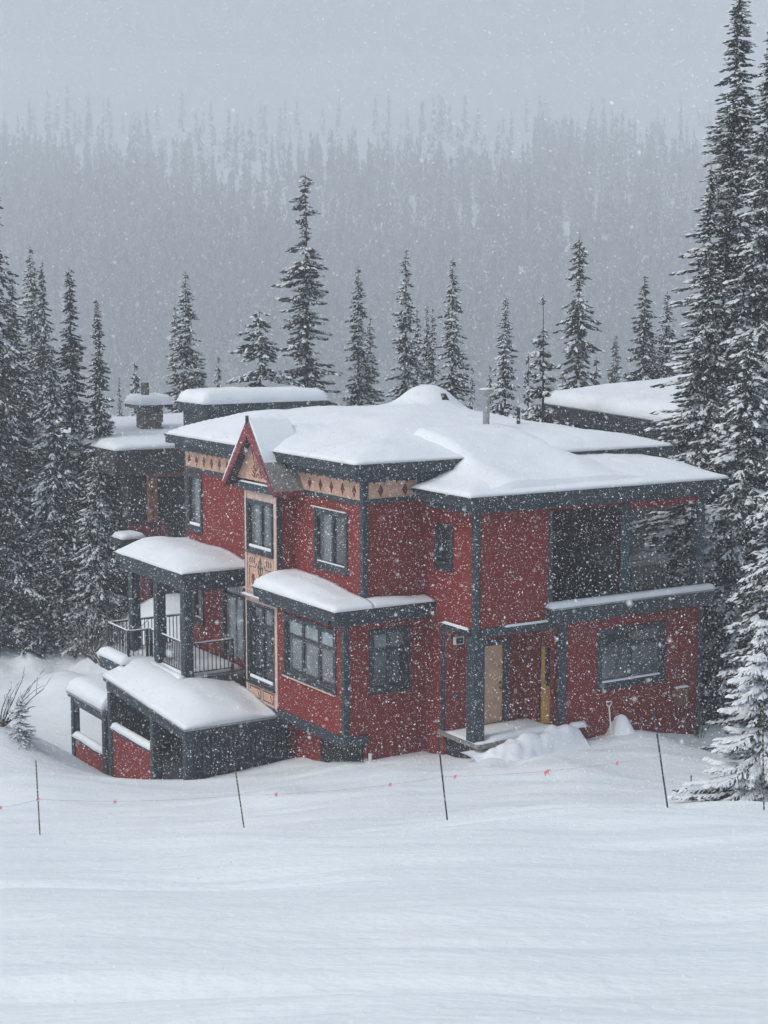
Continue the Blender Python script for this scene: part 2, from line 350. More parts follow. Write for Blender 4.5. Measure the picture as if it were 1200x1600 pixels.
# corner boards, bands
def tb(name, m, boxes, parent=house, bev=.008, **k):
    b = B()
    for q in boxes: b.box(*q)
    o = b.build(name, m, parent, **k); bv = o.modifiers.new('bevel', 'BEVEL'); bv.width = bev; bv.segments = 1; return o
c = .13
tb('corner_board', 'trim', [(-.035, c, -.035, c, 2.3, 5.6)])
tb('corner_board', 'trim', [(XU-.035, XU+c, YR-.035, YR+c, 2.95, 5.62)])
tb('corner_board', 'trim', [(XB-.035, XB+c, YR-.035, YR+c, -.5, 2.55)])
tb('corner_board', 'trim', [(7.58, 7.71, -.035, c, -1.9, 2.44)])
tb('post', 'trim', [(7.40, 7.69, -.033, .22, 2.8, 5.42)]); tb('post', 'trim', [(4.70, 5.0, -.033, .22, 2.8, 5.42)])
tb('post', 'trim', [(2.31, 2.42, -.033, .1, 2.8, 5.42)])
tb('base_band', 'trim', [(XB-.06, XB+.1, YR-.06, 6.0, -.76, -.5), (XB+.1, XU+.12, YR-.06, YR+.12, -.76, -.502)])
tb('parapet_band', 'trim', [(2.22, 7.86, -.30, -.003, 2.44, 2.80)]); tb('parapet_rail', 'steel', [(2.24, 7.84, -.28, .16, 2.802, 2.86)])
snow_cap('balcony_snow', 2.2, 7.9, -.33, .0, 2.862, .14, house, step=.08, r=.1, seed=2, wob=.02)
tb('porch_beam', 'trim', [(.16, 2.9, -.05, .16, 2.28, 2.50)]); tb('porch_beam', 'trim', [(-.05, .12, .18, 1.5, 2.30, 2.48)])
tb('porch_post', 'trim', [(-.07, .27, -.07, .27, -.42, 2.28)]); tb('porch_post', 'trim', [(2.68, 2.92, -.05, .17, -.3, 2.28)]); tb('porch_post', 'trim', [(-.04, .14, 1.33, 1.5, -.6, 2.29)])
snow_cap('beam_snow', .9, 2.3, -.13, -.05, 2.50, .05, house, step=.05, r=.05, seed=3); snow_cap('beam_snow', -.13, -.04, .2, 1.3, 2.482, .05, house, step=.05, r=.05, seed=4)
# friezes
def frieze(face, P, a0, a1, z0, z1):
    b = B(); fbox(b, face, P, a0, a1, z0, z1, .002, .02); fz = b.build('frieze', 'peach', house)
    b = B(); fbox(b, face, P, a0, a1, z0 - .13, z0, .0, .045); b.build('frieze_trim', 'trim', house)
    n = int((a1 - a0) / .52); proto = None
    for i in range(n):
        a = a0 + (i + .5) * (a1 - a0) / n; zm = (z0 + z1) / 2 - .01
        b = B(); fprism(b, face, P, [(a-.085, zm), (a, zm-.17), (a+.085, zm), (a, zm+.15)], .0205, .035)
        fprism(b, face, P, [(a-.12, zm-.02), (a, zm-.05), (a+.12, zm-.02), (a, zm+.02)], .0206, .03)
        b.build('ornament', 'orn', fz)
    for i in range(int((a1 - a0) / .34)):
        a = a0 + (i + .5) * .34; b = B(); fprism(b, face, P, [(a-.05, z1), (a, z1-.05), (a+.05, z1)], .0205, .03); b.build('scallop', 'orn', fz)
frieze('L', XU, YR + .13, 6.02, 5.66, 6.13); frieze('L', XU, 8.3, 13.1, 5.66, 6.13); frieze('R', YR, XU + .13, -.25, 5.70, 6.13)
tb('corner_board', 'trim', [(XU-.045, XU+.131, YR-.045, YR+.131, 5.6, 6.2)])
# roofs: two stepped fascia tiers
def fascia(x0, x1, y0, y1, z1, h1=.27, h2=.2, inset=.22, nm='roof'):
    r = tb(nm, 'trim', [(x0, x1, y0, y1, z1-h1, z1), (x0+inset, x1-inset, y0+inset, y1-inset, z1-h1-h2, z1-h1-.003)], bev=.012)
    tb('drip_edge', 'dark', [(x0-.03, x1+.03, y0-.03, y0+.0, z1-.055, z1+.012), (x0-.03, x0-.002, y0+.0, y1+.03, z1-.055, z1+.012)], parent=r); return r
fascia(-2.43, 8.15, 1.80, 13.42, 6.66)
fascia(-.62, 8.0, -.62, 1.98, 5.96, .27, .18)
b = B(); b.box(XU+.003, 7.6, YR+.003, 13.1, 5.62, 6.185); b.box(.0, 7.7, .05, 2.36, 5.6, 5.62); b.build('roof_core', 'soffit', house)
fascia(-3.05, .0, 1.80, 2.345, 2.95, .25, .17, .12, 'canopy_roof')
tb('canopy_roof', 'trim', [(-3.05, XU-.003, 2.348, 6.3, 2.70, 2.95), (-2.93, XU-.003, 2.348, 6.2, 2.53, 2.697)])
tb('drip_edge', 'dark', [(-3.08, -3.052, 1.83, 6.33, 2.90, 2.962)])
rl = B(); 
def main_t(X, Y, T):
    d = np.minimum.reduce([X + 2.45, 8.17 - X, Y - 1.78, 13.45 - Y])
    T = .05 + .30 * (1 - np.exp(-np.maximum(d, 0) / 1.1)) + .072 * np.clip(d, 0, 6.) + .05 * np.clip(Y - 4, 0, 5) * ss(d, 0, 2)
    T += .64 * np.exp(-((((X - 5.55) / .95) ** 2 + ((Y - 10.6) / 1.0) ** 2)) ** 1.5)
    T += .34 * np.exp(-((Y - 7.1) / .60) ** 2) * ss(X, -2.45, -1.8) * (1 - ss(X, -1.7, -.1))
    T += .12 * np.exp(-(((X - 2.5) / 3) ** 2 + ((Y - 12) / 1.5) ** 2))
    return T
snow_cap('roof_snow', -2.46, 8.18, 1.77, 13.45, 6.665, .5, house, step=.13, r=.12, seed=11, mod=main_t, lip=.03)
def front_t(X, Y, T):
    up = ss(Y, -.1, 2.1); g = ss(X, -.2, 1.3) * (1 - .42 * ss(X, 3.6, 5.6))
    d = np.minimum.reduce([X + .65, 8.03 - X, Y + .65])
    return .07 + .18 * (1 - np.exp(-np.maximum(d, 0) / .7)) + .10 * ss(Y, -.4, 1.2) * ss(X, -.6, .6) + .10 * (Y + .6) * ss(X, -.2, 1.3) * (1 - .7 * ss(X, 6.6, 8.0))
snow_cap('roof_snow', -.64, 8.02, -.66, 1.98, 5.965, .4, house, step=.1, r=.14, seed=21, mod=front_t, edges='LRF', lip=.04, wob=.05)
# snow that bridges the two roofs
def bridge_t(X, Y, T): return .62 * ss(X, .5, 1.6) * (1 - ss(X, 3.3, 5.6)) * np.exp(-((Y - 2.1) / .9) ** 2) + .02
def drift_t(X, Y, T):
    mk = ss(X, -.05, 1.1) * (1 - ss(X, 3.6, 6.6)); z = 6.22 + 1.12 * ss(Y, -.9, 4.6)
    return np.maximum((z - 5.966) * (.35 + .65 * mk) - .42 * (1 - mk) * ss(Y, 1.2, 2.2) , .02)
snow_cap('snow_drift', -.05, 6.6, -.45, 4.3, lambda X, Y: 5.966 - .05 + .0 * X, .4, house, step=.1, r=.05, seed=27, mod=lambda X, Y, T: drift_t(X, Y, T) + .05, lip=0, wob=0)
snow_cap('canopy_snow', -3.07, XU-.01, 1.78, 6.32, 2.955, .32, house, step=.08, r=.33, seed=31, edges='LFB', mod=lambda X, Y, T: .06 + (.10 + .16 * ss(Y, 2.0, 5.5)) + .12 * ss(X, -3, -2.4) * ss(Y, 1.8, 4), lip=.03)
snow_cap('canopy_snow', XU-.012, .0, 1.78, 2.34, 2.955, .10, house, step=.08, r=.2, seed=33, edges='F', lip=.02, mod=lambda X, Y, T: .05 + .08 * ss(X, .0, -1.8) + .05 * ss(Y, 1.8, 2.3))
# windows of the main house
window('L', XU, 3.22, 4.80, 3.74, 5.16, house, 2, panes=['glass', 'reflglass'], snow=.03)
tb('window_hood', 'white', [(XU-.12, XU-.06, 3.1, 4.95, 5.26, 5.29)])
window('L', XU, 12.05, 12.93, 3.78, 5.38, house, 1, panes=['reflglass'], snow=.10)
window('L', 0, 1.08, 1.70, 3.98, 4.96, house, 1, panes=['glass'])
window('L', XB, 2.85, 5.52, .70, 2.18, house, 3, transom=.48, panes=['reflglass', 'pale'], casem='frame')
tb('window_trim', 'pinktrim', [(XB-.10, XB-.02, 2.75, 5.62, .52, .56)])
window('R', YR, -1.62, -.55, .68, 2.18, house, 2, transom=.48, panes=['reflglass', 'pale', 'glass', 'reflglass'], casem='trim')
tb('window_trim', 'deepred', [(-1.75, -.42, YR-.10, YR-.02, .51, .55)])
window('R', 0, 4.08, 6.25, .55, 1.98, house, 2, transom=.42, panes=['reflglass', 'glass', 'reflglass', 'reflglass'], snow=.05, casem='trim')
window('L', XU, 12.05, 12.6, .9, 2.4, house, 1, transom=.5, panes=['pale'], snow=.05)
# deck door: pale storm door under a slatted transom
b = B()
for q in ((9.1,9.2,.0,2.6),(10.5,10.62,.0,2.6)): fbox(b, 'L', XU, *q, 0, .05)
fbox(b, 'L', XU, 9.2, 10.5, 1.98, 2.05, -.1, .04); dd = b.build('door', 'frame', house, label='pale glazed deck door under a slatted transom')
b = B(); fbox(b, 'L', XU, 9.21, 10.49, .14, 1.97, -.1, -.07); b.build('pane', 'pale', dd)
b = B(); fbox(b, 'L', XU, 9.82, 9.92, .14, 1.97, -.069, -.03); b.build('stile', 'steel', dd)
for i in range(7):
    b = B(); a = 9.25 + i * .178; fbox(b, 'L', XU, a, a + .13, 2.06, 2.5, -.1, -.05); b.build('slat', 'steel', dd)
# entrance porch
tb('porch_slab', 'slab', [(-.06, 2.9, -.25, 1.6, -.56, -.42)])
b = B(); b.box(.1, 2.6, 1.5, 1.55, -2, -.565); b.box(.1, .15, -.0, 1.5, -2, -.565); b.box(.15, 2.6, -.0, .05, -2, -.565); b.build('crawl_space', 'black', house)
wall('porch_wall', 'R', 1.3, -.0, 2.67, -.42, 2.46, [(.88, 1.83, -.42, 1.70)], 'red', house)
wall('porch_wall', 'L', 2.68, .18, 1.3, -.42, 2.46, [(.20, .76, -.42, 1.70)], 'red', house, th=-.12)
b = B(); b.box(.1, 2.6, .18, 1.3, 2.46, 2.5); b.build('porch_ceiling', 'soffit', house)
b = B()
for q in ((.74,.88,-.42,1.84),(1.83,2.04,-.42,1.84)): fbox(b, 'R', 1.3, *q, 0, .04)
fbox(b, 'R', 1.3, .88, 1.83, 1.70, 1.84, 0, .039); d1 = b.build('door', 'trim', house, label='plain beige entrance door in a slate frame')
b = B(); fbox(b, 'R', 1.3, .885, 1.825, -.41, 1.69, -.06, -.02); b.build('door_leaf', 'door', d1)
b = B(); b.tube([(1.74, 1.3, .52), (1.74, 1.23, .52)], .035, 8); b.box(1.715, 1.765, 1.275, 1.30, .64, .70); b.build('handle', 'black', d1)
b = B(); fbox(b, 'L', 2.68, .76, 1.0, -.42, 1.84, 0, .04); fbox(b, 'L', 2.68, .20, .76, 1.70, 1.84, 0, .039); d2 = b.build('door', 'frame', house, label='yellow wooden side door with a tall glass light')
b = B(); fbox(b, 'L', 2.68, .21, .75, -.41, .62, -.05, -.01); fbox(b, 'L', 2.68, .61, .75, .62, 1.69, -.05, -.01); b.build('door_leaf', 'ydoor', d2)
b = B(); fbox(b, 'L', 2.68, .21, .61, .62, 1.69, -.045, -.03); b.build('pane', 'glass', d2)
b = B(); b.box(.22, .50, 1.2, 1.298, 1.87, 2.07); pl = b.build('porch_light', 'white', house); b = B(); b.box(.25, .47, 1.19, 1.199, 1.895, 2.045); b.build('lens', 'black', pl)
b = B(); b.box(.26, .36, 1.27, 1.299, .42, .54); b.build('wall_outlet', 'black', house); b = B(); b.box(2.2, 2.28, 1.27, 1.298, .30, .43); b.build('wall_outlet', 'pinktrim', house)
b = B(); b.box(6.75, 7.15, -.12, -.002, -.35, .15); mb = b.build('meter_box', 'meter', house)
snow_cap('meter_snow', 6.75, 7.15, -.12, -.005, .152, .04, house, step=.03, r=.05)
b = B(); b.tube([(-1.72, YR-.07, -1.9), (-1.72, YR-.07, -1.0)], .05, 8); b.build('vent_pipe', 'white', house)
b = B(); b.tube([(XB-.02, 4.2, -.82), (XB-.02, 4.2, -.66)], .06, 8); b.build('vent_pipe', 'steel', house)
# lumpy snow on the porch edge and steps
def lump(X, Y, T):
    z = .0 * X
    for (x, y, s, a) in ((.45,-.75,.50,.50),(1.05,-.55,.50,.40),(1.6,-.45,.42,.34),(2.4,-.30,.40,.44),(2.85,-.35,.3,.32),(1.2,-1.1,.4,.10)):
        z = z + (1 - z) * .9 * a * np.exp(-(((X - x) / (s * 1.1)) ** 2 + ((Y - y) / (s * .8)) ** 2) ** 1.5)
    k = ss(z, .04, .25)
    return z * .8 * (1 + .25 * gnoise(X, Y, 2.6, 4.)) + (np.abs(gnoise(X, Y, 2.3, 14.)) * .22 - .05 + gnoise(X, Y, 6., 6.) * .035) * k
sl = snow_cap('porch_snow', -.35, 3.2, -1.75, .12, lambda X, Y: -1.08 + .42 * ss(Y, -1.0, -.3) + .10 * ss(X, .0, 2.5), .3, house, step=.07, r=.12, seed=44, mod=lump, lip=0, wob=0)
snow_cap('slab_snow', -.04, 2.65, -.22, 1.25, -.419, .05, house, step=.1, r=.3, seed=45, mod=lambda X, Y, T: .015 + .12 * (1 - ss(Y, -.1, .6)) * ss(X, .3, .6))
snow_cap('ledge', 3.0, 3.45, -.3, -.02, -.42, .12, house, step=.05, r=.1, seed=46)
# tower with gable
TY0, TY1, tm = 6.02, 7.95, 6.985
wall('tower_wall', 'L', XB, TY0, TY1, -.62, 5.5, [(6.26, 7.72, 3.80, 5.16), (6.2, 7.74, .02, 2.22)], 'pinktrim', house)
b = B(); b.box(XB+.18, XU-.0, TY0+.0, TY0+.15, -.62, 5.6); b.box(XB+.18, XU, TY1-.15, TY1, -.62, 5.6); b.build('tower_side', 'red', house)
tb('corner_board', 'trim', [(XB-.012, XB+.17, TY0-.025, TY0+.04, 3.0, 5.5)]); tb('corner_board', 'trim', [(XB-.012, XB+.10, TY1-.04, TY1+.025, -.62, 5.5)])
tb('corner_board', 'pinktrim', [(XB-.03, XB-.002, TY0-.02, TY0+.13, -.62, 5.44), ]); tb('corner_board', 'pinktrim', [(XB-.03, XB-.002, TY1-.16, TY1-.04, -.62, 5.44)])
window('L', XB, 6.26, 7.72, 3.80, 5.16, house, 2, panes=['reflglass', 'reflglass'], snow=.09, case=.06)
window('L', XB, 6.2, 7.74, .02, 2.22, house, 2, transom=.55, panes=['glass', 'reflglass', 'glass', 'glass'], snow=.10, case=.06)
tb('ledge', 'pinktrim', [(XB-.12, XB-.01, TY0-.02, TY1+.02, 2.42, 2.48), ]); tb('ledge', 'pinktrim', [(XB-.09, XB-.01, TY0-.02, TY1+.02, 2.62, 2.66)])
snow_cap('ledge_snow', XB-.13, XB-.03, 6.3, TY1, 2.481, .035, house, step=.04, r=.05)
# painted panel with a folk flower motif
b = B(); fbox(b, 'L', XB, 6.2, 7.76, 2.68, 3.68, .003, .014); pp = b.build('painted_panel', 'peach', house)
def stroke(pts, wd, mm, parent, P=XB, d0=.0145, d1=.022, nm='motif'):
    b = B()
    for (a, z), (a2, z2) in zip(pts[:-1], pts[1:]):
        L = math.hypot(a2-a, z2-z) or 1e-6; nx, nz = -(z2-z)/L*wd/2, (a2-a)/L*wd/2
        fprism(b, 'L', P, [(a+nx, z+nz), (a-nx, z-nz), (a2-nx, z2-nz), (a2+nx, z2+nz)], d0, d1)
    b.build(nm, mm, parent)
for s in (-1, 1):
    stroke([(tm+s*.22, 3.42), (tm+s*.30, 3.30), (tm+s*.66, 3.30), (tm+s*.66, 2.74)], .022, 'orngreen', pp)
    for k in range(3):
        a = tm + s * (.34 + .13 * k); stroke([(a, 3.56), (a + s*.05, 3.47), (a + s*.02, 3.40)], .04, 'orngreen', pp)
    stroke([(tm, 3.0), (tm+s*.10, 3.16), (tm+s*.16, 3.36)], .035, 'orngreen', pp); stroke([(tm, 3.24), (tm+s*.10, 3.34), (tm+s*.06, 3.52)], .035, 'orngreen', pp)
    stroke([(tm+s*.16, 2.9), (tm+s*.1, 3.02), (tm, 3.08)], .03, 'orngreen', pp)
    for k in range(6):
        t = k * 1.047; stroke([(tm+s*.44, 3.0), (tm+s*.44+.10*math.cos(t), 3.0+.10*math.sin(t))], .05, 'orn', pp)
    stroke([(tm+s*.44, 2.96), (tm+s*.42, 2.74)], .03, 'orn', pp); stroke([(tm+s*.30, 2.92), (tm+s*.42, 2.78), (tm+s*.56, 2.90)], .03, 'orn', pp)
stroke([(tm, 2.76), (tm, 3.60)], .045, 'orngreen', pp)
for k in range(2):
    y0 = 6.22 + k * .78; b = B(); fbox(b, 'L', XB, y0, y0 + .72, -.50, -.13, .003, .014); q = b.build('lower_panel', 'peach', house)
    stroke([(y0+.05, -.45), (y0+.67, -.45), (y0+.67, -.18), (y0+.05, -.18), (y0+.05, -.45)], .03, 'orngreen', q)
    stroke([(y0+.12, -.40), (y0+.24, -.24)], .03, 'orn', q)
tb('base_band', 'trim', [(XB-.05, XB, TY0, TY1, -.70, -.56)])
# gable
AP = (tm - .02, 7.50); ZE = 5.62; HW = 1.55; XG = -2.83
b = B(); b.prism([(tm-HW+.25, ZE+.16), (tm+HW-.25, ZE+.16), AP], 'x', XB-.06, XB-.01); gab = b.build('gable', 'peach', house)
tb('gable_beam', 'trim', [(XB-.14, XB-.0, TY0-.16, TY1+.16, 5.48, 5.70)])
snow_cap('ledge_snow', XB-.16, XB-.06, TY0, TY1, 5.702, .03, house, step=.04, r=.05)
for s in (-1, 1):
    e = (tm + s*HW, ZE); n = np.array([AP[0]-e[0], AP[1]-e[1]]); n /= np.linalg.norm(n); pr = np.array([n[1], -n[0]]) * s
    def off(p, k): return (p[0] + pr[0]*k, p[1] + pr[1]*k)
    b = B(); dz = .10 / abs(n[0]) * 1.0
    b.prism([e, AP, (AP[0], AP[1]-.42), (e[0]-s*.15, e[1]-.02)], 'x', XG-.04, XG); b.build('barge_board', 'deepred', house)
    b = B(); b.prism([(e[0], e[1]+.02), (AP[0], AP[1]+.03), (AP[0], AP[1]-.10), (e[0]-s*.06, e[1]-.03)], 'x', XG+.002, -1.75); b.build('gable_roof', 'shingle', house)
    b = B(); b.prism([(e[0]-s*.062, e[1]-.031), (AP[0], AP[1]-.102), (AP[0], AP[1]-.14), (e[0]-s*.10, e[1]-.04)], 'x', XG+.002, XU-.05); b.build('gable_soffit', 'black', house)
    b = B(); b.box(XG-.02, XU-.0, e[1]*0+e[0]-.03, e[0]+.03, ZE-.12, ZE+.02); b.build('eave_board', 'deepred', house)
    # snow streak along the barge and upper slope
    b = B(); w0 = .05 if s > 0 else .16
    P0 = lambda t, k: (e[0]+(AP[0]-e[0])*t + pr[0]*k, e[1]+(AP[1]-e[1])*t + pr[1]*k)
    sgn = 1
    if s > 0:
        b.prism([P0(.02, .0), P0(.9, .0), P0(.9, .04), P0(.5, .07), P0(.02, .05)], 'x', XG-.03, XG+.25)
    else:
        b.prism([P0(.40, .022), P0(1.0, .022), (AP[0]+.03, AP[1]+.06), P0(.97, .09), P0(.75, .12), P0(.55, .08)], 'x', XG+.02, -1.6)
    b.build('gable_snow', 'snow', house)
b = B(); b.box(XG-.05, XG+.02, AP[0]-.035, AP[0]+.035, 7.38, 7.62); b.build('finial', 'trim', house)
cz = 5.86
for k in range(11):
    t = math.pi * (k + .5) / 11; L = (.95 if 3 <= k <= 7 else .62) * (1 if k % 2 else .86); L = min(L, 1.3)
    stroke([(tm+.24*math.cos(t), cz+.24*math.sin(t)), (tm+L*.68*math.cos(t), cz+L*math.sin(t))], .035, 'orn' if k < 6 else 'orngreen', gab, XB-.06, .0005, .012, 'sun_ray')
stroke([(tm+.2*math.cos(math.pi*k/8), cz+.24*math.sin(math.pi*k/8)) for k in range(9)], .04, 'orn', gab, XB-.06, .0005, .014, 'sun_arc')
stroke([(tm+.09*math.cos(math.pi*k/6), cz+.12*math.sin(math.pi*k/6)) for k in range(7)], .03, 'orn', gab, XB-.06, .0005, .014, 'sun_arc')
# ---- deck
XD, YD = -3.85, 8.95
tb('deck_floor', 'slab', [(-4.0, XU-.02, 8.8, 13.3, -.22, -.06), (-4.7, -4.0, 11.5, 13.3, -.22, -.06)])
tb('deck_fascia', 'trim', [(-4.08, -4.0, 8.72, 11.48, -.36, -.05), (-4.0, XB, 8.72, 8.795, -.34, -.05), (-4.8, -4.7, 11.4, 13.35, -.45, -.05), (-4.7, -4.09, 11.4, 11.48, -.45, -.05)])
for y in (8.95, 10.85, 12.75): tb('deck_column', 'trim', [(XD-.14, XD+.14, y-.14, y+.14, -.06, 2.63)])
tb('deck_roof', 'trim', [(-4.15, XU-.02, 8.55, 13.5, 2.80, 3.06), (-4.03, XU-.02, 8.67, 13.4, 2.55, 2.797)])
tb('drip_edge', 'dark', [(-4.18, -4.152, 8.52, 13.52, 3.0, 3.07), (-4.15, XU-.02, 8.52, 8.548, 3.0, 3.07)])
b = B(); b.box(-3.8, XU-.02, 8.8, 13.3, 2.50, 2.545); b.build('deck_ceiling', 'soffit', house)
snow_cap('deck_roof_snow', -4.17, XU-.01, 8.53, 13.52, 3.065, .45, house, step=.09, r=.5, seed=51, edges='LFB', lip=.05, mod=lambda X, Y, T: .07 + .35 * ss(X, -4.4, -3.2) * (.35 + .65 * ss(Y, 8.3, 10.5)) - .1 * ss(X, -3, -2))
def railing(pts, z0=.02, z1=.92):
    b = B(); 
    for (p, q) in zip(pts[:-1], pts[1:]):
        b.tube([(*p, z1), (*q, z1)], .026, 6); b.tube([(*p, z0+.06), (*q, z0+.06)], .018, 6)
    for p in pts: b.box(p[0]-.035, p[0]+.035, p[1]-.035, p[1]+.035, -.1, z1+.03)
    r = b.build('railing', 'dark', house); me = None
    for (p, q) in zip(pts[:-1], pts[1:]):
        L = math.hypot(q[0]-p[0], q[1]-p[1]); n = int(L / .12)
        for i in range(1, n):
            t = i / n
            if me is None:
                bb = B(); bb.box(-.011, .011, -.011, .011, z0+.08, z1-.025)
                s_ = OFF[0].copy(); me = bpy.data.meshes.new('baluster'); me.from_pydata(bb.v, [], bb.f)
            o = link('baluster', me, 'dark', r); o.location = (p[0]+(q[0]-p[0])*t - OFF[0][0], p[1]+(q[1]-p[1])*t - OFF[0][1], -OFF[0][2])
        if True:
            bb = B(); bb.tube([(p[0]*.97+q[0]*.03, p[1]*.97+q[1]*.03, z1+.032), (p[0]*.03+q[0]*.97, p[1]*.03+q[1]*.97, z1+.032)], .022, 6); bb.build('rail_snow', 'snow', r)
railing([(-3.72, YD), (XB+.05, YD)]); railing([(XD, 9.1), (XD, 11.55)]); railing([(-4.55, 11.6), (-4.55, 13.2), (-2.0, 13.2)]); railing([(-4.55, 11.6), (-3.95, 11.6)])
snow_cap('deck_snow', -3.98, XU-.1, 9.1, 13.2, -.055, .16, house, step=.12, r=.3, seed=55)
snow_cap('deck_edge_snow', -4.22, -3.99, 8.75, 11.45, -.052, .14, house, step=.06, r=.12, seed=56); snow_cap('deck_edge_snow', -4.86, -4.0, 11.45, 13.4, -.052, .24, house, step=.08, r=.25, seed=57)
# ---- stepped, roofed stair below the deck
XC, YC0 = -5.15, 6.2
def srz(Y): return -.72 + .058 * (Y - 6.05)
def sslab(nm, m, x0, x1, y0, y1, t0, t1, parent=house):
    B().add([(x, y, srz(y) + t) for t in (t0, t1) for x, y in ((x0, y0), (x1, y0), (x1, y1), (x0, y1))], [(0,3,2,1),(4,5,6,7),(0,1,5,4),(1,2,6,5),(2,3,7,6),(3,0,4,7)]).build(nm, m, parent)
sslab('stair_roof', 'trim', XC-.12, XB, 6.05, 11.9, -.16, 0)
sslab('drip_edge', 'steel', XC-.15, XC-.122, 6.02, 11.92, -.06, .01); sslab('drip_edge', 'steel', XC-.12, XB, 6.02, 6.048, -.06, .01)
sslab('stair_beam', 'trim', XC-.04, XC+.1, YC0, 11.85, -.42, -.163)
tb('stair_roof', 'trim', [(XC-.12, -3.6, 11.95, 14.95, -1.66, -1.50)])
tb('drip_edge', 'steel', [(XC-.15, XC-.122, 11.95, 14.97, -1.56, -1.49)])
tb('stair_beam', 'trim', [(XC-.04, XC+.1, 11.95, 14.9, -1.88, -1.662)])
snow_cap('stair_roof_snow', XC-.14, XB-.02, 6.02, 11.93, lambda X, Y: srz(Y) + .003, .5, house, step=.09, r=.5, seed=61, edges='LFB', lip=.06, mod=lambda X, Y, T: .10 + .44 * ss(X, -5.5, -4.2) * (.45 + .55 * ss(Y, 5.9, 8.)) - .22 * ss(X, -3.6, -2.5))
snow_cap('stair_roof_snow', XC-.14, -3.6, 11.98, 14.98, -1.498, .5, house, step=.09, r=.4, seed=62, edges='LB', lip=.06)
for y, z0, z1 in ((YC0+.08, -3, srz(6.28)-.163), (8.5, -3.6, srz(8.4)-.163), (11.65, -4.2, srz(11.5)-.163), (12.15, -4.4, -1.662), (14.75, -4.6, -1.662)): tb('stair_post', 'trim', [(XC-.06, XC+.16, y-.11, y+.11, z0, z1)])
tb('half_wall', 'red', [(XC-.0, XC+.1, 8.62, 11.54, -4.0, -2.02)], label='red half wall under the upper stair opening'); tb('half_wall_cap', 'trim', [(XC-.05, XC+.15, 8.62, 11.54, -2.018, -1.93)])
tb('half_wall', 'red', [(XC-.0, XC+.1, 12.27, 14.73, -4.6, -3.02)], label='red half wall of the lowest stair bay'); tb('half_wall_cap', 'trim', [(XC-.05, XC+.15, 12.27, 14.73, -3.018, -2.93)])
snow_cap('half_wall_snow', XC-.06, XC+.17, 8.62, 11.54, -1.928, .17, house, step=.05, r=.1, seed=63); snow_cap('half_wall_snow', XC-.06, XC+.17, 12.27, 14.73, -2.928, .17, house, step=.05, r=.1, seed=64)
b = B(); b.box(-3.2, -3.1, 6.35, 11.9, -4.2, -.87); b.build('stair_back_wall', 'shadedred', house)
b = B(); b.box(XC+.2, -3.2, 6.4, 8.4, -3.2, -2.1); b.box(XC+.2, -3.2, 8.4, 10, -3.5, -2.5); b.box(XC+.2, -3.2, 10, 11.7, -3.9, -2.9); b.build('stair_steps', 'interior', house)  # near-black colour on the steps imitates the shade under the stair roof
b = B(); b.box(XC+.2, -3.2, 11.7, 11.78, -4., -.87); b.build('stair_divider', 'dark', house)
# slatted front of the stair
b = B(); b.box(XC+.16, -2.0, YC0+.10, YC0+.13, -2.9, -.87); sw = b.build('slatted_wall', 'black', house, label='dark slatted screen in front of the covered stair')
tb('slat_rail', 'trim', [(XC+.16, -2.0, YC0+.0, YC0+.095, -1.0, -.90)], parent=sw); tb('slat_rail', 'trim', [(XC+.16, -2.0, YC0+.0, YC0+.095, -2.05, -1.96)], parent=sw)
bb = B(); bb.box(-.035, .035, -.02, .02, -2.6, -1.002); me = bpy.data.meshes.new('slat'); me.from_pydata(bb.v, [], bb.f)
for i in range(21):
    o = link('slat', me, 'trim', sw); o.location = (XC + .25 + i * .137 - OFF[0][0], YC0 + .065 - OFF[0][1], -OFF[0][2])
# roof furniture
b = B(); b.tube([(3.35, 4.3, 6.8), (3.35, 4.3, 8.22)], .095, 12); b.tube([(3.35, 4.3, 8.14), (3.35, 4.3, 8.18)], .11, 12, .17); b.tube([(3.35, 4.3, 8.18), (3.35, 4.3, 8.28)], .19, 12); b.build('flue', 'steel', house, label='steel flue with a wide round cap')
snow_cap('flue_snow', 3.18, 3.52, 4.13, 4.47, 8.282, .05, house, step=.05, r=.15)
b = B(); b.tube([(4.7, 4.6, 6.8), (4.7, 4.6, 7.72)], .055, 10); b.build('vent_stack', 'black', house, label='short black vent stack beside the flue')
b = B(); b.prism([(5.28, 7.50), (5.76, 7.50), (5.52, 7.86)], 'y', 9.58, 10.4); b.build('roof_vent', 'black', house, label='small dark gabled vent poking out of the roof snow')
# raised rear roof block
tb('rear_roof', 'trim', [(-1.0, 3.5, 13.55, 15.6, 7.22, 7.5), (-.85, 3.35, 13.7, 15.5, 3., 7.217)])
tb('drip_edge', 'dark', [(-1.03, 3.53, 13.52, 13.548, 7.44, 7.51), (-1.03, -1.002, 13.55, 15.6, 7.44, 7.51)])
snow_cap('rear_roof_snow', -1.03, 3.53, 13.52, 15.63, 7.505, .42, house, step=.12, r=.35, seed=71)
OFF[0] = np.zeros(3)

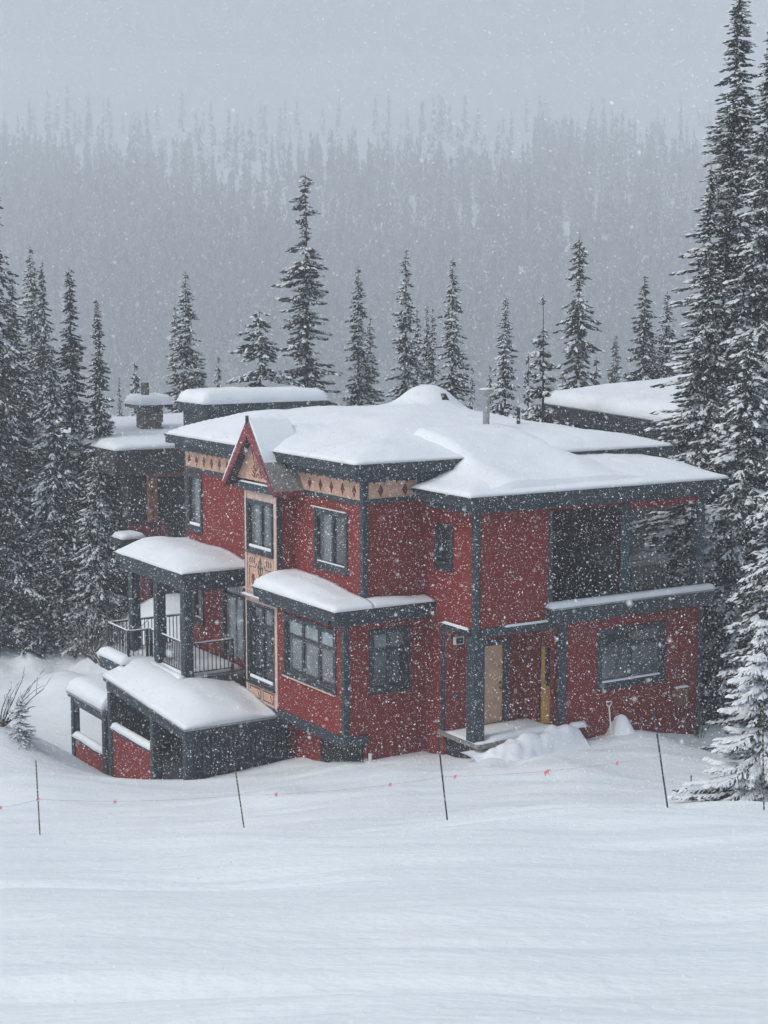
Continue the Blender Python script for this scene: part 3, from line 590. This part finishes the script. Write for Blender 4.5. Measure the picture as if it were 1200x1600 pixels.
# ---- hot tub on the balcony
hp = Hw(6.05, 1.5, 2.6)
tub = empty('hot_tub', hp, TH, label='grey covered hot tub behind the right-hand balcony opening', cat='hot tub')
b = B(); b.prism([(-.85+.1*0, -.9), (.85, -.9), (.95, -.8), (.95, .8), (.85, .9), (-.85, .9), (-.95, .8), (-.95, -.8)], 'z', 0, .95); b.build('cabinet', 'tub', tub)
b = B(); b.prism([(-.9, -.95), (.9, -.95), (1, -.85), (1, .85), (.9, .95), (-.9, .95), (-1, .85), (-1, -.85)], 'z', .955, 1.1); b.prism([(-.95, 1.102), (.95, 1.102), (.9, 1.18), (0, 1.32), (-.9, 1.18)], 'y', -.9, .9); b.build('cover', 'tubtop', tub)
for k in range(10):
    b = B(); b.box(-.8 + k*.165, -.8 + k*.165 + .13, -.925, -.905, .05, .9); b.build('panel', 'tub', tub)

# ------------------------------------------------------------------ neighbouring houses
nb0 = Hw(.5, 22, -2); OFF[0] = np.array([.5, 22, -2.])
nbh = empty('lodge', nb0, TH, label='brown timber lodge with stone chimney, half hidden behind the left-hand firs', cat='house')
b = B(); b.box(.12, 8, 22.6, 29, -4, 4.7); b.build('wall', 'brown', nbh)
tb('roof', 'brown', [(-.6, 8.5, 22, 30, 4.45, 5.36)], parent=nbh)
tb('beam', 'wood', [(.75, 3.5, 22.2, 22.4, 4.30, 4.48)], parent=nbh)
tb('lower_beam', 'wood', [(.3, .45, 22.25, 22.45, -.2, 1.6)], parent=nbh)
for x in (.80, 1.0, 2.9): tb('post', 'wood', [(x, x+.16, 22.25, 22.45, 2.6, 4.30)], parent=nbh)
OF = OFF[0]
window('R', 22.6, 1.25, 1.8, 2.7, 4.1, nbh, 1, panes=['reflglass']); window('R', 22.6, .2, .75, 2.75, 4.3, nbh, 1, transom=.5, panes=['reflglass']); 
b = B(); b.box(.13, 1.75, 22.5, 22.58, 1.6, 2.55); b.build('red_panel', 'deepred', nbh); b = B(); b.box(.13, .9, 22.5, 22.59, -.6, 1.3); b.build('red_panel', 'deepred', nbh)
tb('balcony', 'brown', [(-.6, .35, 21.5, 22.55, 1.95, 2.15)], parent=nbh); snow_cap('balcony_snow', -.6, .35, 21.5, 22.55, 2.152, .22, nbh, step=.1, r=.25, seed=81)
b = B()
for i in range(14): b.box(.6 + i*.1, .625 + i*.1, 21.6, 21.63, 1.85, 2.6)
b.box(.5, 2.1, 21.59, 21.64, 2.6, 2.65); b.build('railing', 'dark', nbh)
snow_cap('roof_snow', -.6, 8.5, 22, 30, 5.362, .45, nbh, step=.25, r=.5, seed=82, mod=lambda X, Y, T: .2 + .07 * np.clip(Y - 22, 0, 9))
# chimney: rough stone courses
cx, cy = 2.54, 26.1
b = B(); b.box(cx-.36, cx+.36, cy-.36, cy+.36, 5.3, 6.62); ch = b.build('chimney', 'stone', nbh, label='square stone chimney under a wide snow-topped cap')
for r in range(7):
    k = 3
    for i in range(k):
        j = random.uniform(-.04, .04); x0 = cx - .40 + i * .267 + .01 + (j if i else 0); b = B(); b.box(x0, x0 + .245, cy-.40, cy-.362, 5.55 + r*.165, 5.70 + r*.165); b.build('stone', 'stone', ch)
        b = B(); y0 = cy - .355 + i * .24; b.box(cx-.40, cx-.362, y0, y0 + .22, 5.55 + r*.165, 5.70 + r*.165); b.build('stone', 'stone', ch)
tb('chimney_cap', 'dark', [(cx-.72, cx+.72, cy-.72, cy+.72, 6.64, 6.75)], parent=nbh); snow_cap('cap_snow', cx-.72, cx+.72, cy-.72, cy+.72, 6.752, .40, nbh, step=.07, r=.2, seed=85)
b = B(); b.tube([(cx-.15, cy, 6.76), (cx-.15, cy, 7.6)], .16, 10); b.build('flue', 'stone', nbh)
OFF[0] = np.zeros(3)
# house on the right, behind
def quadhouse():
    A = at(868, 634, 62); Bq = at(1046, 662, 54.5); dirv = (Bq - A); dirv[2] = 0; L = np.linalg.norm(dirv); dirv /= L
    ang = math.atan2(dirv[1], dirv[0]); root = empty('cabin', (A[0], A[1], -3.), ang, label='neighbouring cabin whose sloping snowy roof shows between house and right-hand firs', cat='house')
    nrm = np.array([-dirv[1], dirv[0]])
    s0 = A[2] + 3.; s1 = Bq[2] + 3.
    sl = (s1 - s0) / L
    L2 = L + 4
    def rz(X, Y): return s0 + sl * X + .085 * Y
    def slab(name, m, x0, x1, y0, y1, t0, t1):
        vs = [(x, y, rz(x, y) + t) for t in (t0, t1) for x, y in ((x0, y0), (x1, y0), (x1, y1), (x0, y1))]
        B().add(vs, [(0,3,2,1),(4,5,6,7),(0,1,5,4),(1,2,6,5),(2,3,7,6),(3,0,4,7)]).build(name, m, root)
    slab('roof', 'dark', -1, L2, 0, 10, -.55, 0.)
    b = B(); b.box(-.5, L2-.5, .5, 9.5, -2.5, s0 - .9); b.build('wall', 'brown', root)
    snow_cap('roof_snow', -1, L2, -.02, 10, lambda X, Y: rz(X, Y) + .003, .55, root, step=.2, r=.8, seed=91)
quadhouse()

# ------------------------------------------------------------------ trees
def conifer(seed, H, Rr, nb, ntw, tw, snow=.6, t0=.06, droop=.35, irr=.28, prof=None, layers=0, sw=1., tilt=0., wscale=.23):
    g = np.random.default_rng(seed); prof = prof or (lambda t: (1 - t) ** .85 * (1 - .5 * np.clip((.12 - t) / .12, 0, 1)))
    t = t0 + (1 - t0) * g.random(nb)
    if layers:
        cc = np.sort(.6 * (np.arange(layers) + .5) / layers + .4 * np.sort(g.random(layers))); t = np.clip(t0 + (1-t0) * (cc[g.integers(0, layers, nb)] + (g.random(nb) - .5) * .55 / layers), t0, .995)
    r = np.maximum(Rr * prof(t) * np.clip(1 + irr * g.standard_normal(nb), .35, 1.7), .05)
    az = g.random(nb) * 2 * np.pi; th = 1 - .35 * g.random(nb)
    k = np.maximum((1.35 * ntw * (r / Rr)).astype(int), 5); bi = np.repeat(np.arange(nb), k); n = len(bi)
    s = g.random(n) ** .7; rb = r[bi]; a = az[bi] + .1 * np.sin(s * 3) * tilt
    px = np.cos(a) * rb * s; py = np.sin(a) * rb * s
    pz = t[bi] * H - droop * rb * s ** 1.2 * th[bi] + .12 * rb * s ** 3
    side = np.where(g.random(n) < .5, -1, 1) * (1.15 - .75 * s) * (.6 + .6 * g.random(n)); da = a + side
    l = tw * (1.15 - .55 * s) * (.6 + .8 * g.random(n)) * np.clip(.42 + 1.3 * rb / Rr, .45, 1); dz = -.25 - .35 * g.random(n) + .1 * s
    d = np.stack([np.cos(da), np.sin(da), dz], -1); d /= np.linalg.norm(d, axis=1, keepdims=True)
    up = np.stack([.5 * g.standard_normal(n), .5 * g.standard_normal(n), np.ones(n)], -1)
    sd = np.cross(d, up); sd /= np.linalg.norm(sd, axis=1, keepdims=True)
    p = np.stack([px, py, pz], -1); wd = (l * wscale * (.7 + .6 * g.random(n)))[:, None]; L = l[:, None]
    dn = np.array([0, 0, -1.])
    V = np.stack([p - d * L * .15, p + d * L * .42 + sd * wd + dn * wd * .5, p + d * L, p + d * L * .42 - sd * wd + dn * wd * .5], 1)
    Fq = np.arange(n * 4).reshape(n, 4); T1 = Fq[:, [0, 1, 2]]; T2 = Fq[:, [0, 2, 3]]
    me1 = npmesh('crown', V.reshape(-1, 3), [np.concatenate([T1, T2])])
    m = g.random(n) < snow * (.35 + .65 * s) * (.75 + .5 * np.sin(az[bi] * 2 + t[bi] * 40))
    ps, ds, sds, Ls, ws = p[m], d[m], sd[m], L[m] * sw, wd[m] * .85 * sw; q = len(ps); upv = np.array([0, 0, 1.])
    Vs = np.stack([ps - ds * Ls * .1 + upv * .01, ps + ds * Ls * .4 + sds * ws - upv * ws * .35, ps + ds * Ls * .92 + upv * .0, ps + ds * Ls * .4 - sds * ws - upv * ws * .35, ps + ds * Ls * .4 + upv * (ws * .75 + .015)], 1)
    Fi = np.arange(q * 5).reshape(q, 5); tr = np.concatenate([Fi[:, [0, 1, 4]], Fi[:, [1, 2, 4]], Fi[:, [2, 3, 4]], Fi[:, [3, 0, 4]]])
    me2 = npmesh('snow', Vs.reshape(-1, 3), [tr], True)
    b = B(); nn = 9; bend = g.standard_normal(2) * .004 * H
    b.tube([(bend[0]*math.sin(3*i/nn), bend[1]*math.sin(2.5*i/nn), -1.5 + (H + 1.5 + .004 * H) * i / nn) for i in range(nn + 1)], .022 * H ** .8 + .02, 7, .008)
    nb2 = min(nb, 160)
    for i in range(nb2):
        b.tube([(0, 0, t[i]*H), (math.cos(az[i])*r[i]*.55, math.sin(az[i])*r[i]*.55, t[i]*H - droop*r[i]*.45), (math.cos(az[i])*r[i]*.95, math.sin(az[i])*r[i]*.95, t[i]*H - droop*r[i]*.95*th[i] + .1*r[i])], .012 + .012*r[i], 3, .005)
    me3 = bpy.data.meshes.new('trunk'); me3.from_pydata(b.v, [], b.f)
    return dict(H=H, crown=me1, snow=me2, trunk=me3, R=Rr)
spire = lambda t: .10 + .90 * (1 - t) ** 1.15 - .045 * t ** 10
point = lambda t: .075 + .925 * (1 - t) ** .85 - .04 * t ** 12
broad = lambda t: (1 - t) ** .75
def ragged(t): return ((1 - t) ** .7) * (.62 + .25 * np.abs(np.sin(t * 17 + 1)) + .2 * np.sin(t * 41)) * np.where((t > .86) & (t < .9), .35, 1) + .04
def toptuft(t): return ((1 - t) ** .5) * (.55 + .45 * np.abs(np.sin(t * 13))) + .12
PR = {
 'tallA': conifer(1, 22, 2.5, 1150, 62, .34, .50, droop=.45, prof=spire),
 'tallB': conifer(2, 20, 2.3, 900, 60, .34, .50, droop=.45, prof=spire),
 'firA': conifer(3, 16, 2.3, 640, 54, .38, .16, droop=.40, prof=broad, irr=.3),
 'firB': conifer(4, 16, 1.9, 620, 46, .38, .22, droop=.42, prof=spire),
 'firC': conifer(5, 13, 2.6, 520, 62, .38, .36, droop=.5, prof=broad, irr=.3, sw=1.2),
 'spireA': conifer(6, 18, 1.8, 620, 36, .34, .62, droop=.40, prof=point, irr=.28),
 'spireB': conifer(7, 18, 1.7, 580, 32, .34, .62, droop=.40, prof=point, irr=.36),
 'layer': conifer(8, 16, 1.6, 260, 30, .42, .55, droop=.12, prof=lambda t: (1 - t) ** .8 + .03, layers=26, irr=.3),
 'ragA': conifer(9, 22, 2.5, 620, 40, .42, .34, droop=.34, prof=ragged, layers=0, irr=.5),
 'ragB': conifer(10, 18, 2.3, 520, 38, .42, .36, droop=.62, prof=ragged, layers=0, irr=.45),
 'tuft': conifer(11, 13, 2.0, 340, 40, .42, .50, droop=.4, prof=toptuft, layers=0, irr=.45),
 'small': conifer(12, 8, 1.0, 200, 18, .34, .50, droop=.25, prof=lambda t: (1 - t) ** .9 + .04),
 'sap': conifer(13, 3.7, 1.2, 260, 125, .17, .95, t0=.02, droop=.34, prof=lambda t: (1 - t) ** .8 + .1, irr=.35, sw=1.45, layers=13, wscale=.17),
}
CP = {}
def _cp(me):
    m2 = me.copy(); m2.materials.clear(); return m2
def tree(var, px, top, d, lab, halfw=None, rot=None, group=None, cat='fir tree', needle='needle', hidebase=True, sx=None, x=None):
    P = PR[var]; T = at(px, top, d); z = gz(T[0], T[1]) - .1; h = T[2] - z; s = h / P['H']
    r = s if halfw is None else (halfw * d / F) / P['R']
    root = empty('fir_tree' if cat == 'fir tree' else 'spruce_tree', (T[0], T[1], z), random.uniform(0, 6.28) if rot is None else rot, label=lab, cat=cat)
    if group: root['group'] = group
    root.scale = (r, r, s)
    key = needle
    for nm, mm in (('trunk', 'bark'), ('crown', needle), ('snow', 'snow')):
        me = P[nm]
        if nm == 'crown' and me.materials and me.materials[0] != M[needle]: me = CP.setdefault((var, needle), None) or CP.__setitem__((var, needle), _cp(me)) or CP[(var, needle)]
        link({'snow': 'snow_load'}.get(nm, nm), me, mm, root)
    return root
GB, GL, GRt = 'firs standing behind the chalet', 'firs on the left beside the lodge', 'tall firs right of the chalet'
tree('tallA', 1157, -8, 50, 'tallest snowy fir on the right, its spire reaching the top of the photo', 142, group=GRt)
tree('tallB', 1112, 262, 49, 'shorter fir leaning against the left side of the tallest right-hand fir', 96, group=GRt)
tree('tallB', 1206, 45, 48, 'tall fir cut by the right edge of the photo, next to the tallest one', 112, group=GRt)
tree('firC', 1172, 520, 46.5, 'snow-laden lower fir in front of the tall right-hand firs', 110, group=GRt)
tree('firA', 1150, 690, 48.5, 'dark low fir just beyond the right corner of the red chalet', 64, group=GRt)
tree('firC', 1225, 640, 42, 'fir at the right edge above the snow-covered young spruce', 90, group=GRt)
tree('sap', 1196, 963, 33, 'young spruce bent under heavy snow in the right foreground', 82, cat='spruce tree', rot=.6)
# behind the roof, left to right
for a in (('spireA', 290, 425, 72, 'fir with a leaning double top between stone chimney and rear roof block', 44), ('spireB', 273, 478, 73, 'slightly lower fir left of the double-topped one above the rear roof', 30),
          ('small', 210, 568, 70, 'small snowy fir just left of the stone chimney', 30), ('tuft', 405, 487, 64, 'short fir with a bare drooping tufted top, left of the ragged giant', 56),
          ('ragA', 476, 272, 68, 'tallest ragged fir with gaps in its crown behind the middle roof', 68), ('spireA', 560, 416, 70, 'pointed fir right of the ragged giant, the higher of a close pair', 38),
          ('spireB', 578, 495, 71, 'lower fir pressed against the right of the close pair', 36), ('spireB', 634, 388, 68, 'slender tall fir rising left of the snowy roof hump', 38),
          ('spireB', 652, 482, 76, 'thin short fir directly behind the snowy roof hump', 26), ('spireA', 667, 476, 77, 'thin fir behind the roof hump, left one of a twin', 24), ('spireB', 676, 480, 76, 'thin fir behind the roof hump, right one of a twin', 26),
          ('spireA', 708, 404, 68, 'slender tall fir rising right of the snowy roof hump', 40), ('spireA', 790, 464, 64, 'fir directly behind the steel flue and black vent', 38),
          ('layer', 847, 462, 58, 'open fir with clear branch tiers at the left end of the cabin roof', 46), ('small', 826, 555, 64, 'small fir tucked behind the open tiered one', 26),
          ('ragB', 905, 368, 68, 'tall dark fir with a crooked top above the cabin roof', 62), ('firA', 1008, 432, 66, 'full bushy fir above the right part of the cabin roof', 66),
          ('spireA', 1043, 457, 69, 'fir between the bushy fir and the tallest right-hand firs', 42), ('firA', 962, 525, 95, 'hazy fir farther back between crooked fir and bushy fir', 42),
          ('small', 738, 572, 84, 'tiny hazy fir between the roof hump and the flue', 16), ('small', 765, 570, 86, 'tiny hazy fir just left of the steel flue', 15),
          ('spireB', 186, 588, 88, 'thin hazy fir left of the small snowy one by the chimney', 12), ('small', 340, 556, 92, 'hazy little fir between the double-topped fir and the tufted fir', 20),
          ('small', 312, 560, 80, 'little fir at the foot of the double-topped fir, right side', 26), ('small', 932, 560, 74, 'small fir at the foot of the crooked dark fir, right side', 34), ('small', 880, 585, 70, 'low bushy fir just above the left part of the cabin roof', 40)):
    tree(a[0], a[1], a[2], a[3], a[4], a[5] * (1.22 if a[0][:5] == 'spire' else 1.12), group=GB, needle='needle2' if a[0] in ('ragA', 'ragB', 'firA') else 'needle')
for a in (('ragB', -14, 275, 60, 'tall fir cut by the left edge whose branches reach in near mid-height', 66), ('spireA', 47, 385, 84, 'pale hazy fir behind the left-hand group', 50), ('firB', 108, 420, 62, 'tallest sharp fir of the left-hand group', 60),
          ('firB', 151, 468, 60.5, 'second sharp fir of the left-hand group, nearest the lodge roof', 46), ('firA', 18, 435, 66, 'broad dark fir at the left edge behind the sharp ones', 70), ('firC', 80, 548, 60.5, 'snow-patched bushy fir in front of the sharp left-hand firs', 66),
          ('firC', 148, 715, 59.5, 'low fir with snowy boughs hiding the lodge corner', 52), ('firA', 35, 620, 61.5, 'dark mid-height fir low in the left-hand group', 80), ('firA', -30, 560, 60, 'dark fir cut by the left edge, lower than the tall one', 90),
          ('firC', 128, 640, 61.5, 'fir filling the gap between the two sharp left-hand firs', 60), ('firA', 65, 410, 82, 'second pale hazy fir behind the left-hand group, with a blunt top', 44), ('firA', 100, 720, 60.2, 'lowest dark fir in the middle of the left-hand group', 70)):
    tree(a[0], a[1], a[2], a[3], a[4], a[5], group=GL)
# far wood on the opposite slope: one mass
def hill_forest():
    g = np.random.default_rng(21); P1 = []; n0 = 64
    protos = []
    for k in range(5):
        gg = np.random.default_rng(30 + k); V = []; nb = 60
        t = np.sort(gg.random(nb)) * .94 + .04; a = gg.random(nb) * 6.283; r = (.035 + .085 * (1 - t) ** 1.0) * (.6 + .8 * gg.random(nb))
        c, s = np.cos(a), np.sin(a); wd = r * .42
        p0 = np.stack([0*c, 0*c, t + .01], -1); p1 = np.stack([c*r - s*wd, s*r + c*wd, t - .055], -1); p2 = np.stack([c*r*1.15, s*r*1.15, t - .085], -1); p3 = np.stack([c*r + s*wd, s*r - c*wd, t - .055], -1)
        V = np.stack([p0, p1, p2, p3], 1).reshape(-1, 3); V = np.concatenate([V, [[.008, 0, .7], [-.008, 0, .7], [0, 0, 1.02], [.0, .008, .7]]]); protos.append(V)
    pts = []
    N = 5200
    y = 560 + (1560 - 560) * g.random(N * 3); x = (g.random(N * 3) - .5) * 2 * (y * .26 + 16)
    zz = ground_z(x, y, False)
    # clearings: ski runs left and upper right
    clear = ((x < -.2 * y) & (y > 980) & (y < 1060) & (g.random(len(x)) < .6)) | (g.random(len(x)) < .93 * ss(y + 420 * gnoise(x, y * .6, .0065, 22.), 900, 1330)) | ((gnoise(x, y, .004, 12.) > .45) & (g.random(len(x)) < .5))
    keep = ~clear; x, y, zz = x[keep][:N], y[keep][:N], zz[keep][:N]
    h = 18 + 21 * g.random(len(x)) ** 1.5
    VV_ = []; 
    for k in range(5):
        m = np.arange(len(x)) % 5 == k; V = protos[k]; ro = g.random(m.sum()) * 6.28; c, s = np.cos(ro)[:, None], np.sin(ro)[:, None]; hh = h[m][:, None]; ww = hh * (.62 + .4 * g.random(m.sum()))[:, None]
        q = np.stack([(V[:, 0]*c - V[:, 1]*s) * ww + x[m][:, None], (V[:, 0]*s + V[:, 1]*c) * ww + y[m][:, None], V[:, 2] * hh + zz[m][:, None] - .5], -1); VV_.append(q.reshape(-1, 3))
    V = np.concatenate(VV_); Fq = np.arange(len(V)).reshape(-1, 4)
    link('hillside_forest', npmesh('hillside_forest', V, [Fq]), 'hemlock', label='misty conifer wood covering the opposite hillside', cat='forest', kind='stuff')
hill_forest()

# bare bushes
def shrub(px, py, d, h, n, lab, spread=.5, m='twig', r0=.008, snowy=True):
    T = at(px, py, d); z = gz(T[0], T[1]); root = empty('bare_shrub', (T[0], T[1], z), 0, label=lab, cat='shrub'); b = B(); bs = B()
    for i in range(n):
        a = random.uniform(0, 6.28); L = h * random.uniform(.6, 1.1); s = random.uniform(.2, spread); p = [(0, 0, -.1)]; q = Vector((0, 0, -.1))
        dr = Vector((math.cos(a)*s, math.sin(a)*s, 1)).normalized()
        for k in range(6):
            dr = (dr + Vector((random.uniform(-.12, .12), random.uniform(-.12, .12), -.03 + .0*k))).normalized(); q = q + dr * L / 6; p.append(tuple(q))
            if k > 1:
                e = dr + Vector((random.uniform(-.7, .7), random.uniform(-.7, .7), random.uniform(-.1, .4))); e.normalize(); ql = q + e * L * random.uniform(.15, .35); b.tube([tuple(q), tuple((q + ql) / 2 + Vector((0, 0, .02))), tuple(ql)], r0*.6, 3, r0*.3)
                if snowy and random.random() < .5: bs.tube([tuple(q + Vector((0, 0, .012))), tuple(ql + Vector((0, 0, .012)))], .009, 3, .004)
        b.tube(p, r0*1.6, 4, r0*.4)
    b.build('branches', m, root)
    if snowy: bs.build('snow_load', 'snow', root)
shrub(2, 1150, 46, 1.7, 16, 'bare arching shrub on the snow mound at the left edge', 1.1, r0=.017)
for i, (px, py, d, lab) in enumerate(((160, 1030, 57.5, 'bare brushy shrub just left of the deck railing'), (140, 1022, 58.5, 'bare shrub left of the one by the deck railing'), (118, 1012, 59, 'thin bare shrub behind the ploughed snowbank, below the fir trunks'), (178, 1012, 58, 'bare shrub rising behind the end of the deck railing'), (150, 990, 60, 'bare shrub on the slope between fir trunks and lodge'))): shrub(px, py, d, 1.9, 18, lab, 1.0, r0=.015)
T = at(31, 1138, 45.6); z = gz(T[0], T[1])
r_ = empty('fir_tree', (T[0], T[1], z - .1), .3, label='tiny drooping fir beside the bare shrub at the left edge', cat='fir tree'); r_.scale = (.34, .34, .36)
for nm, mm, o_ in (('trunk', 'bark', 'trunk'), ('crown', 'needle', 'crown'), ('snow', 'snow', 'snow_load')): link(o_, PR['sap'][nm], mm, r_)
# twigs beside the tall firs, right of the chalet
shrub(1095, 1168, 43.6, 1.5, 7, 'bare twiggy shrub poking from the snow by the right corner of the chalet', 1.1, r0=.010, snowy=False)

# ------------------------------------------------------------------ slope markers, rope, flags
PO = [((63,1316),(56,1188),30,'bamboo','leftmost marker pole, yellow and black banded, leaning slightly'), ((383,1305),(365,1184),31,'bamboo','yellow and black banded pole in front of the slatted stair screen'),
      ((699,1281),(684,1150),30,'navy','navy blue pole planted left of the entrance porch'), ((1043,1260),(1021,1108),28,'navy','navy blue pole planted in front of the right ground-floor window'),
      ((1194,1258),(1191,1100),27,'bamboo','banded pole at the right edge in front of the young spruce')]
mids = []
for (bp, tp, d, kd, lab) in PO:
    a = at(*bp, d); a[2] = gz(a[0], a[1]); t = at(*tp, d); base = Vector(a); top = Vector(t) - base
    root = empty('marker_pole', tuple(base), 0, label=lab, cat='marker pole', group='marker poles along the rope line')
    b = B(); b.tube([tuple(-top * .12), tuple(top)], .013 if kd == 'bamboo' else .016, 8); b.build('shaft', kd, root)
    if kd == 'bamboo':
        n = 22; bb = B(); bb.tube([(0, 0, 0), tuple(top * (.5 / n))], .0145, 8); me = bpy.data.meshes.new('band'); me.from_pydata(bb.v, [], bb.f)
        for i in range(n): o = link('band', me, 'black', root); o.location = top * ((i + .25) / n)
    else:
        for f_ in (.32, .55, .8): bb = B(); bb.tube([tuple(top * f_), tuple(top * (f_ + .015))], .018, 8); bb.build('ring', 'steel', root)
        bb = B(); bb.tube([tuple(top * .97), tuple(top * 1.01)], .02, 8); bb.build('cap', 'black', root)
    mids.append(base + top * .52)
rp = [Vector(at(-60, 1262, 29.5))] + mids[:4]
b = B(); span = []
for p, q in zip(rp[:-1], rp[1:]):
    pts = [p.lerp(q, k/16) + Vector((0, 0, -.22 * 4 * (k/16) * (1 - k/16) * .35)) for k in range(17)]; b.tube([tuple(v) for v in pts], .0034, 4); span.append(pts)
b.build('rope', 'rope', None, label='thin faded orange rope strung between the marker poles', cat='rope')
for (si, k, lab) in ((0, 8, 'pink tape flag on the rope at the far left edge'), (1, 0, 'pink tape flag tied right at the leftmost pole'), (1, 6, 'pink tape flag left of the second pole, before the stair'), (2, 3, 'pink tape flag right of the second pole'), (2, 12, 'pink tape flag left of the middle navy pole'), (3, 1, 'pink tape flag just right of the middle navy pole'), (3, 8, 'largest pink tape flag, midway between the two navy poles'), (3, 13, 'pink tape flag left of the right-hand navy pole')):
    p = span[si][k]; b = B(); big = 1.25 if 'largest' in lab else .6
    b.prism([(p.x-.055*big, p.z-.015), (p.x-.02, p.z+.02), (p.x+.05*big, p.z+.035), (p.x+.02, p.z-.005), (p.x+.045*big, p.z-.09*big), (p.x+.005, p.z-.03), (p.x-.03*big, p.z-.08*big)], 'y', p.y-.012, p.y+.01)
    o = b.build('tape_flag', 'pink', None, label=lab, cat='flag', group='pink tape flags on the rope')
a = at(1079, 1230, 36.5); z = gz(a[0], a[1])
b = B(); b.tube([(a[0], a[1], z-.3), (a[0]+.01, a[1], z+.25)], .018, 6); b.box(a[0]-.01, a[0]+.05, a[1]-.01, a[1]+.01, z+.02, z+.05); b.build('stake', 'frame', None, label='short dark stake sticking out of the snow near the young spruce', cat='stake')
# snow shovel in a heap by the wall
c0 = Hw(4.25, -.35, 0); zz0 = gz(c0[0], c0[1])
sh = empty('snow_shovel', (c0[0], c0[1], zz0), TH, label='pale snow shovel standing in a snow heap under the front window', cat='shovel')
b = B(); b.tube([(0, 0, -.1), (-.02, .12, .88)], .02, 8); b.build('shaft', 'white', sh)
b = B(); b.tube([(-.02, .12, .86), (-.10, .125, .93), (-.10, .13, 1.0), (.06, .13, 1.0), (.06, .125, .93), (-.02, .12, .86)], .018, 6); b.build('handle', 'white', sh)
b = B(); b.box(-.2, .2, -.03, .0, -.35, .12); b.build('blade', 'white', sh)
OFF[0] = np.array([0, 0, 0.])
hc = Hw(4.62, -.3, 0); hz = gz(hc[0], hc[1])
hp_ = snow_cap('snow_heap', -.75, .75, -.6, .5, 0, .7, None, step=.05, r=.2, seed=97, mod=lambda X, Y, T: .02 + .58 * np.exp(-((X / .24) ** 2) ** 1.4 - ((Y / .45) ** 2)) + .10 * np.exp(-((X+.2) / .5) ** 2 - (Y / .4) ** 2), lip=0, wob=0, label='narrow heap of snow against the wall under the front window', cat='snow heap')
hp_.location = (hc[0], hc[1], hz - .06); hp_.rotation_euler = (0, 0, TH)

# ------------------------------------------------------------------ falling snow
def falling():
    g = np.random.default_rng(99); n = 300000
    d = 37 * g.random(n) ** (1 / 2.5); d = np.maximum(d, 1.6 + 2 * g.random(n))
    px = -180 + 1560 * g.random(n); py = -60 + 1780 * g.random(n)
    x = (px - 600) / F; y = -(py - 800) / F; r = np.stack([x, _c + y * _s, -_s + y * _c], -1); c = np.array([0, 0, CAMZ]) + r / r[:, 1:2] * d[:, None]
    keep = c[:, 2] > ground_z(c[:, 0], c[:, 1], False) + .15
    # nothing inside the house volume
    X = (c - O3) @ VV; Y = (c - O3) @ UU; keep &= ~((X > -5.4) & (Y > -.7)); c = c[keep]; n = len(c)
    d = d[keep]; s = (.0028 + .0046 * g.random(n) ** 2.8) * np.clip(d / 13, .42, 1); e = 1 + 1.0 * g.random(n)
    ax = g.standard_normal((n, 3)) + np.array([.9, 0, -1.]); ax /= np.linalg.norm(ax, axis=1, keepdims=True)
    b1 = np.cross(ax, g.standard_normal((n, 3))); b1 /= np.linalg.norm(b1, axis=1, keepdims=True); b2 = np.cross(ax, b1)
    A = ax * (s * e)[:, None]; Bv = b1 * s[:, None]; Cv = b2 * (s * (.5 + .5 * g.random(n)))[:, None]
    q = np.where((d < 4.2) & (np.arange(n) % 4 == 0))[0]; s[q] = .008; A[q] *= 1.25; Bv[q] *= 1.25; Cv[q] *= 1.25     # a few fat clumps close to the lens
    nr = d < 12; fr = ~nr
    V1 = np.stack([c + A, c - A, c + Bv, c - Bv, c + Cv, c - Cv], 1)[nr].reshape(-1, 3); I = np.arange(nr.sum())[:, None] * 6
    T1 = np.concatenate([I + np.array([q]) for q in ((0,2,4),(0,4,3),(0,3,5),(0,5,2),(1,4,2),(1,3,4),(1,5,3),(1,2,5))])
    V2 = np.stack([c + A, c - A * .6 + Bv, c - A * .6 - Bv * .8 + Cv, c - A * .4 - Cv], 1)[fr].reshape(-1, 3); J = np.arange(fr.sum())[:, None] * 4 + len(V1)
    T2 = np.concatenate([J + np.array([q]) for q in ((0,1,2),(0,2,3),(0,3,1),(1,3,2))])
    V = np.concatenate([V1, V2]); T = np.concatenate([T1, T2])
    link('falling_snow', npmesh('falling_snow', V, [T]), 'flake', label='thick flurry of falling snowflakes filling the air', cat='snowfall', kind='stuff')
falling()

# ------------------------------------------------------------------ haze
b = B(); b.box(-800, 800, -40, 2560, -42, 440)
hz_ = b.build('haze', None, None, kind='stuff', label='pale snowy mist thickening with distance', cat='haze')
hm = bpy.data.materials.new('haze'); hm.use_nodes = True; t = hm.node_tree; t.nodes.remove(t.nodes['Principled BSDF'])
v = t.nodes.new('ShaderNodeVolumePrincipled'); v.inputs['Color'].default_value = (.87, .895, .93, 1); v.inputs['Density'].default_value = .0014; v.inputs['Anisotropy'].default_value = .0
t.links.new(v.outputs[0], t.nodes['Material Output'].inputs['Volume']); hz_.data.materials.append(hm)
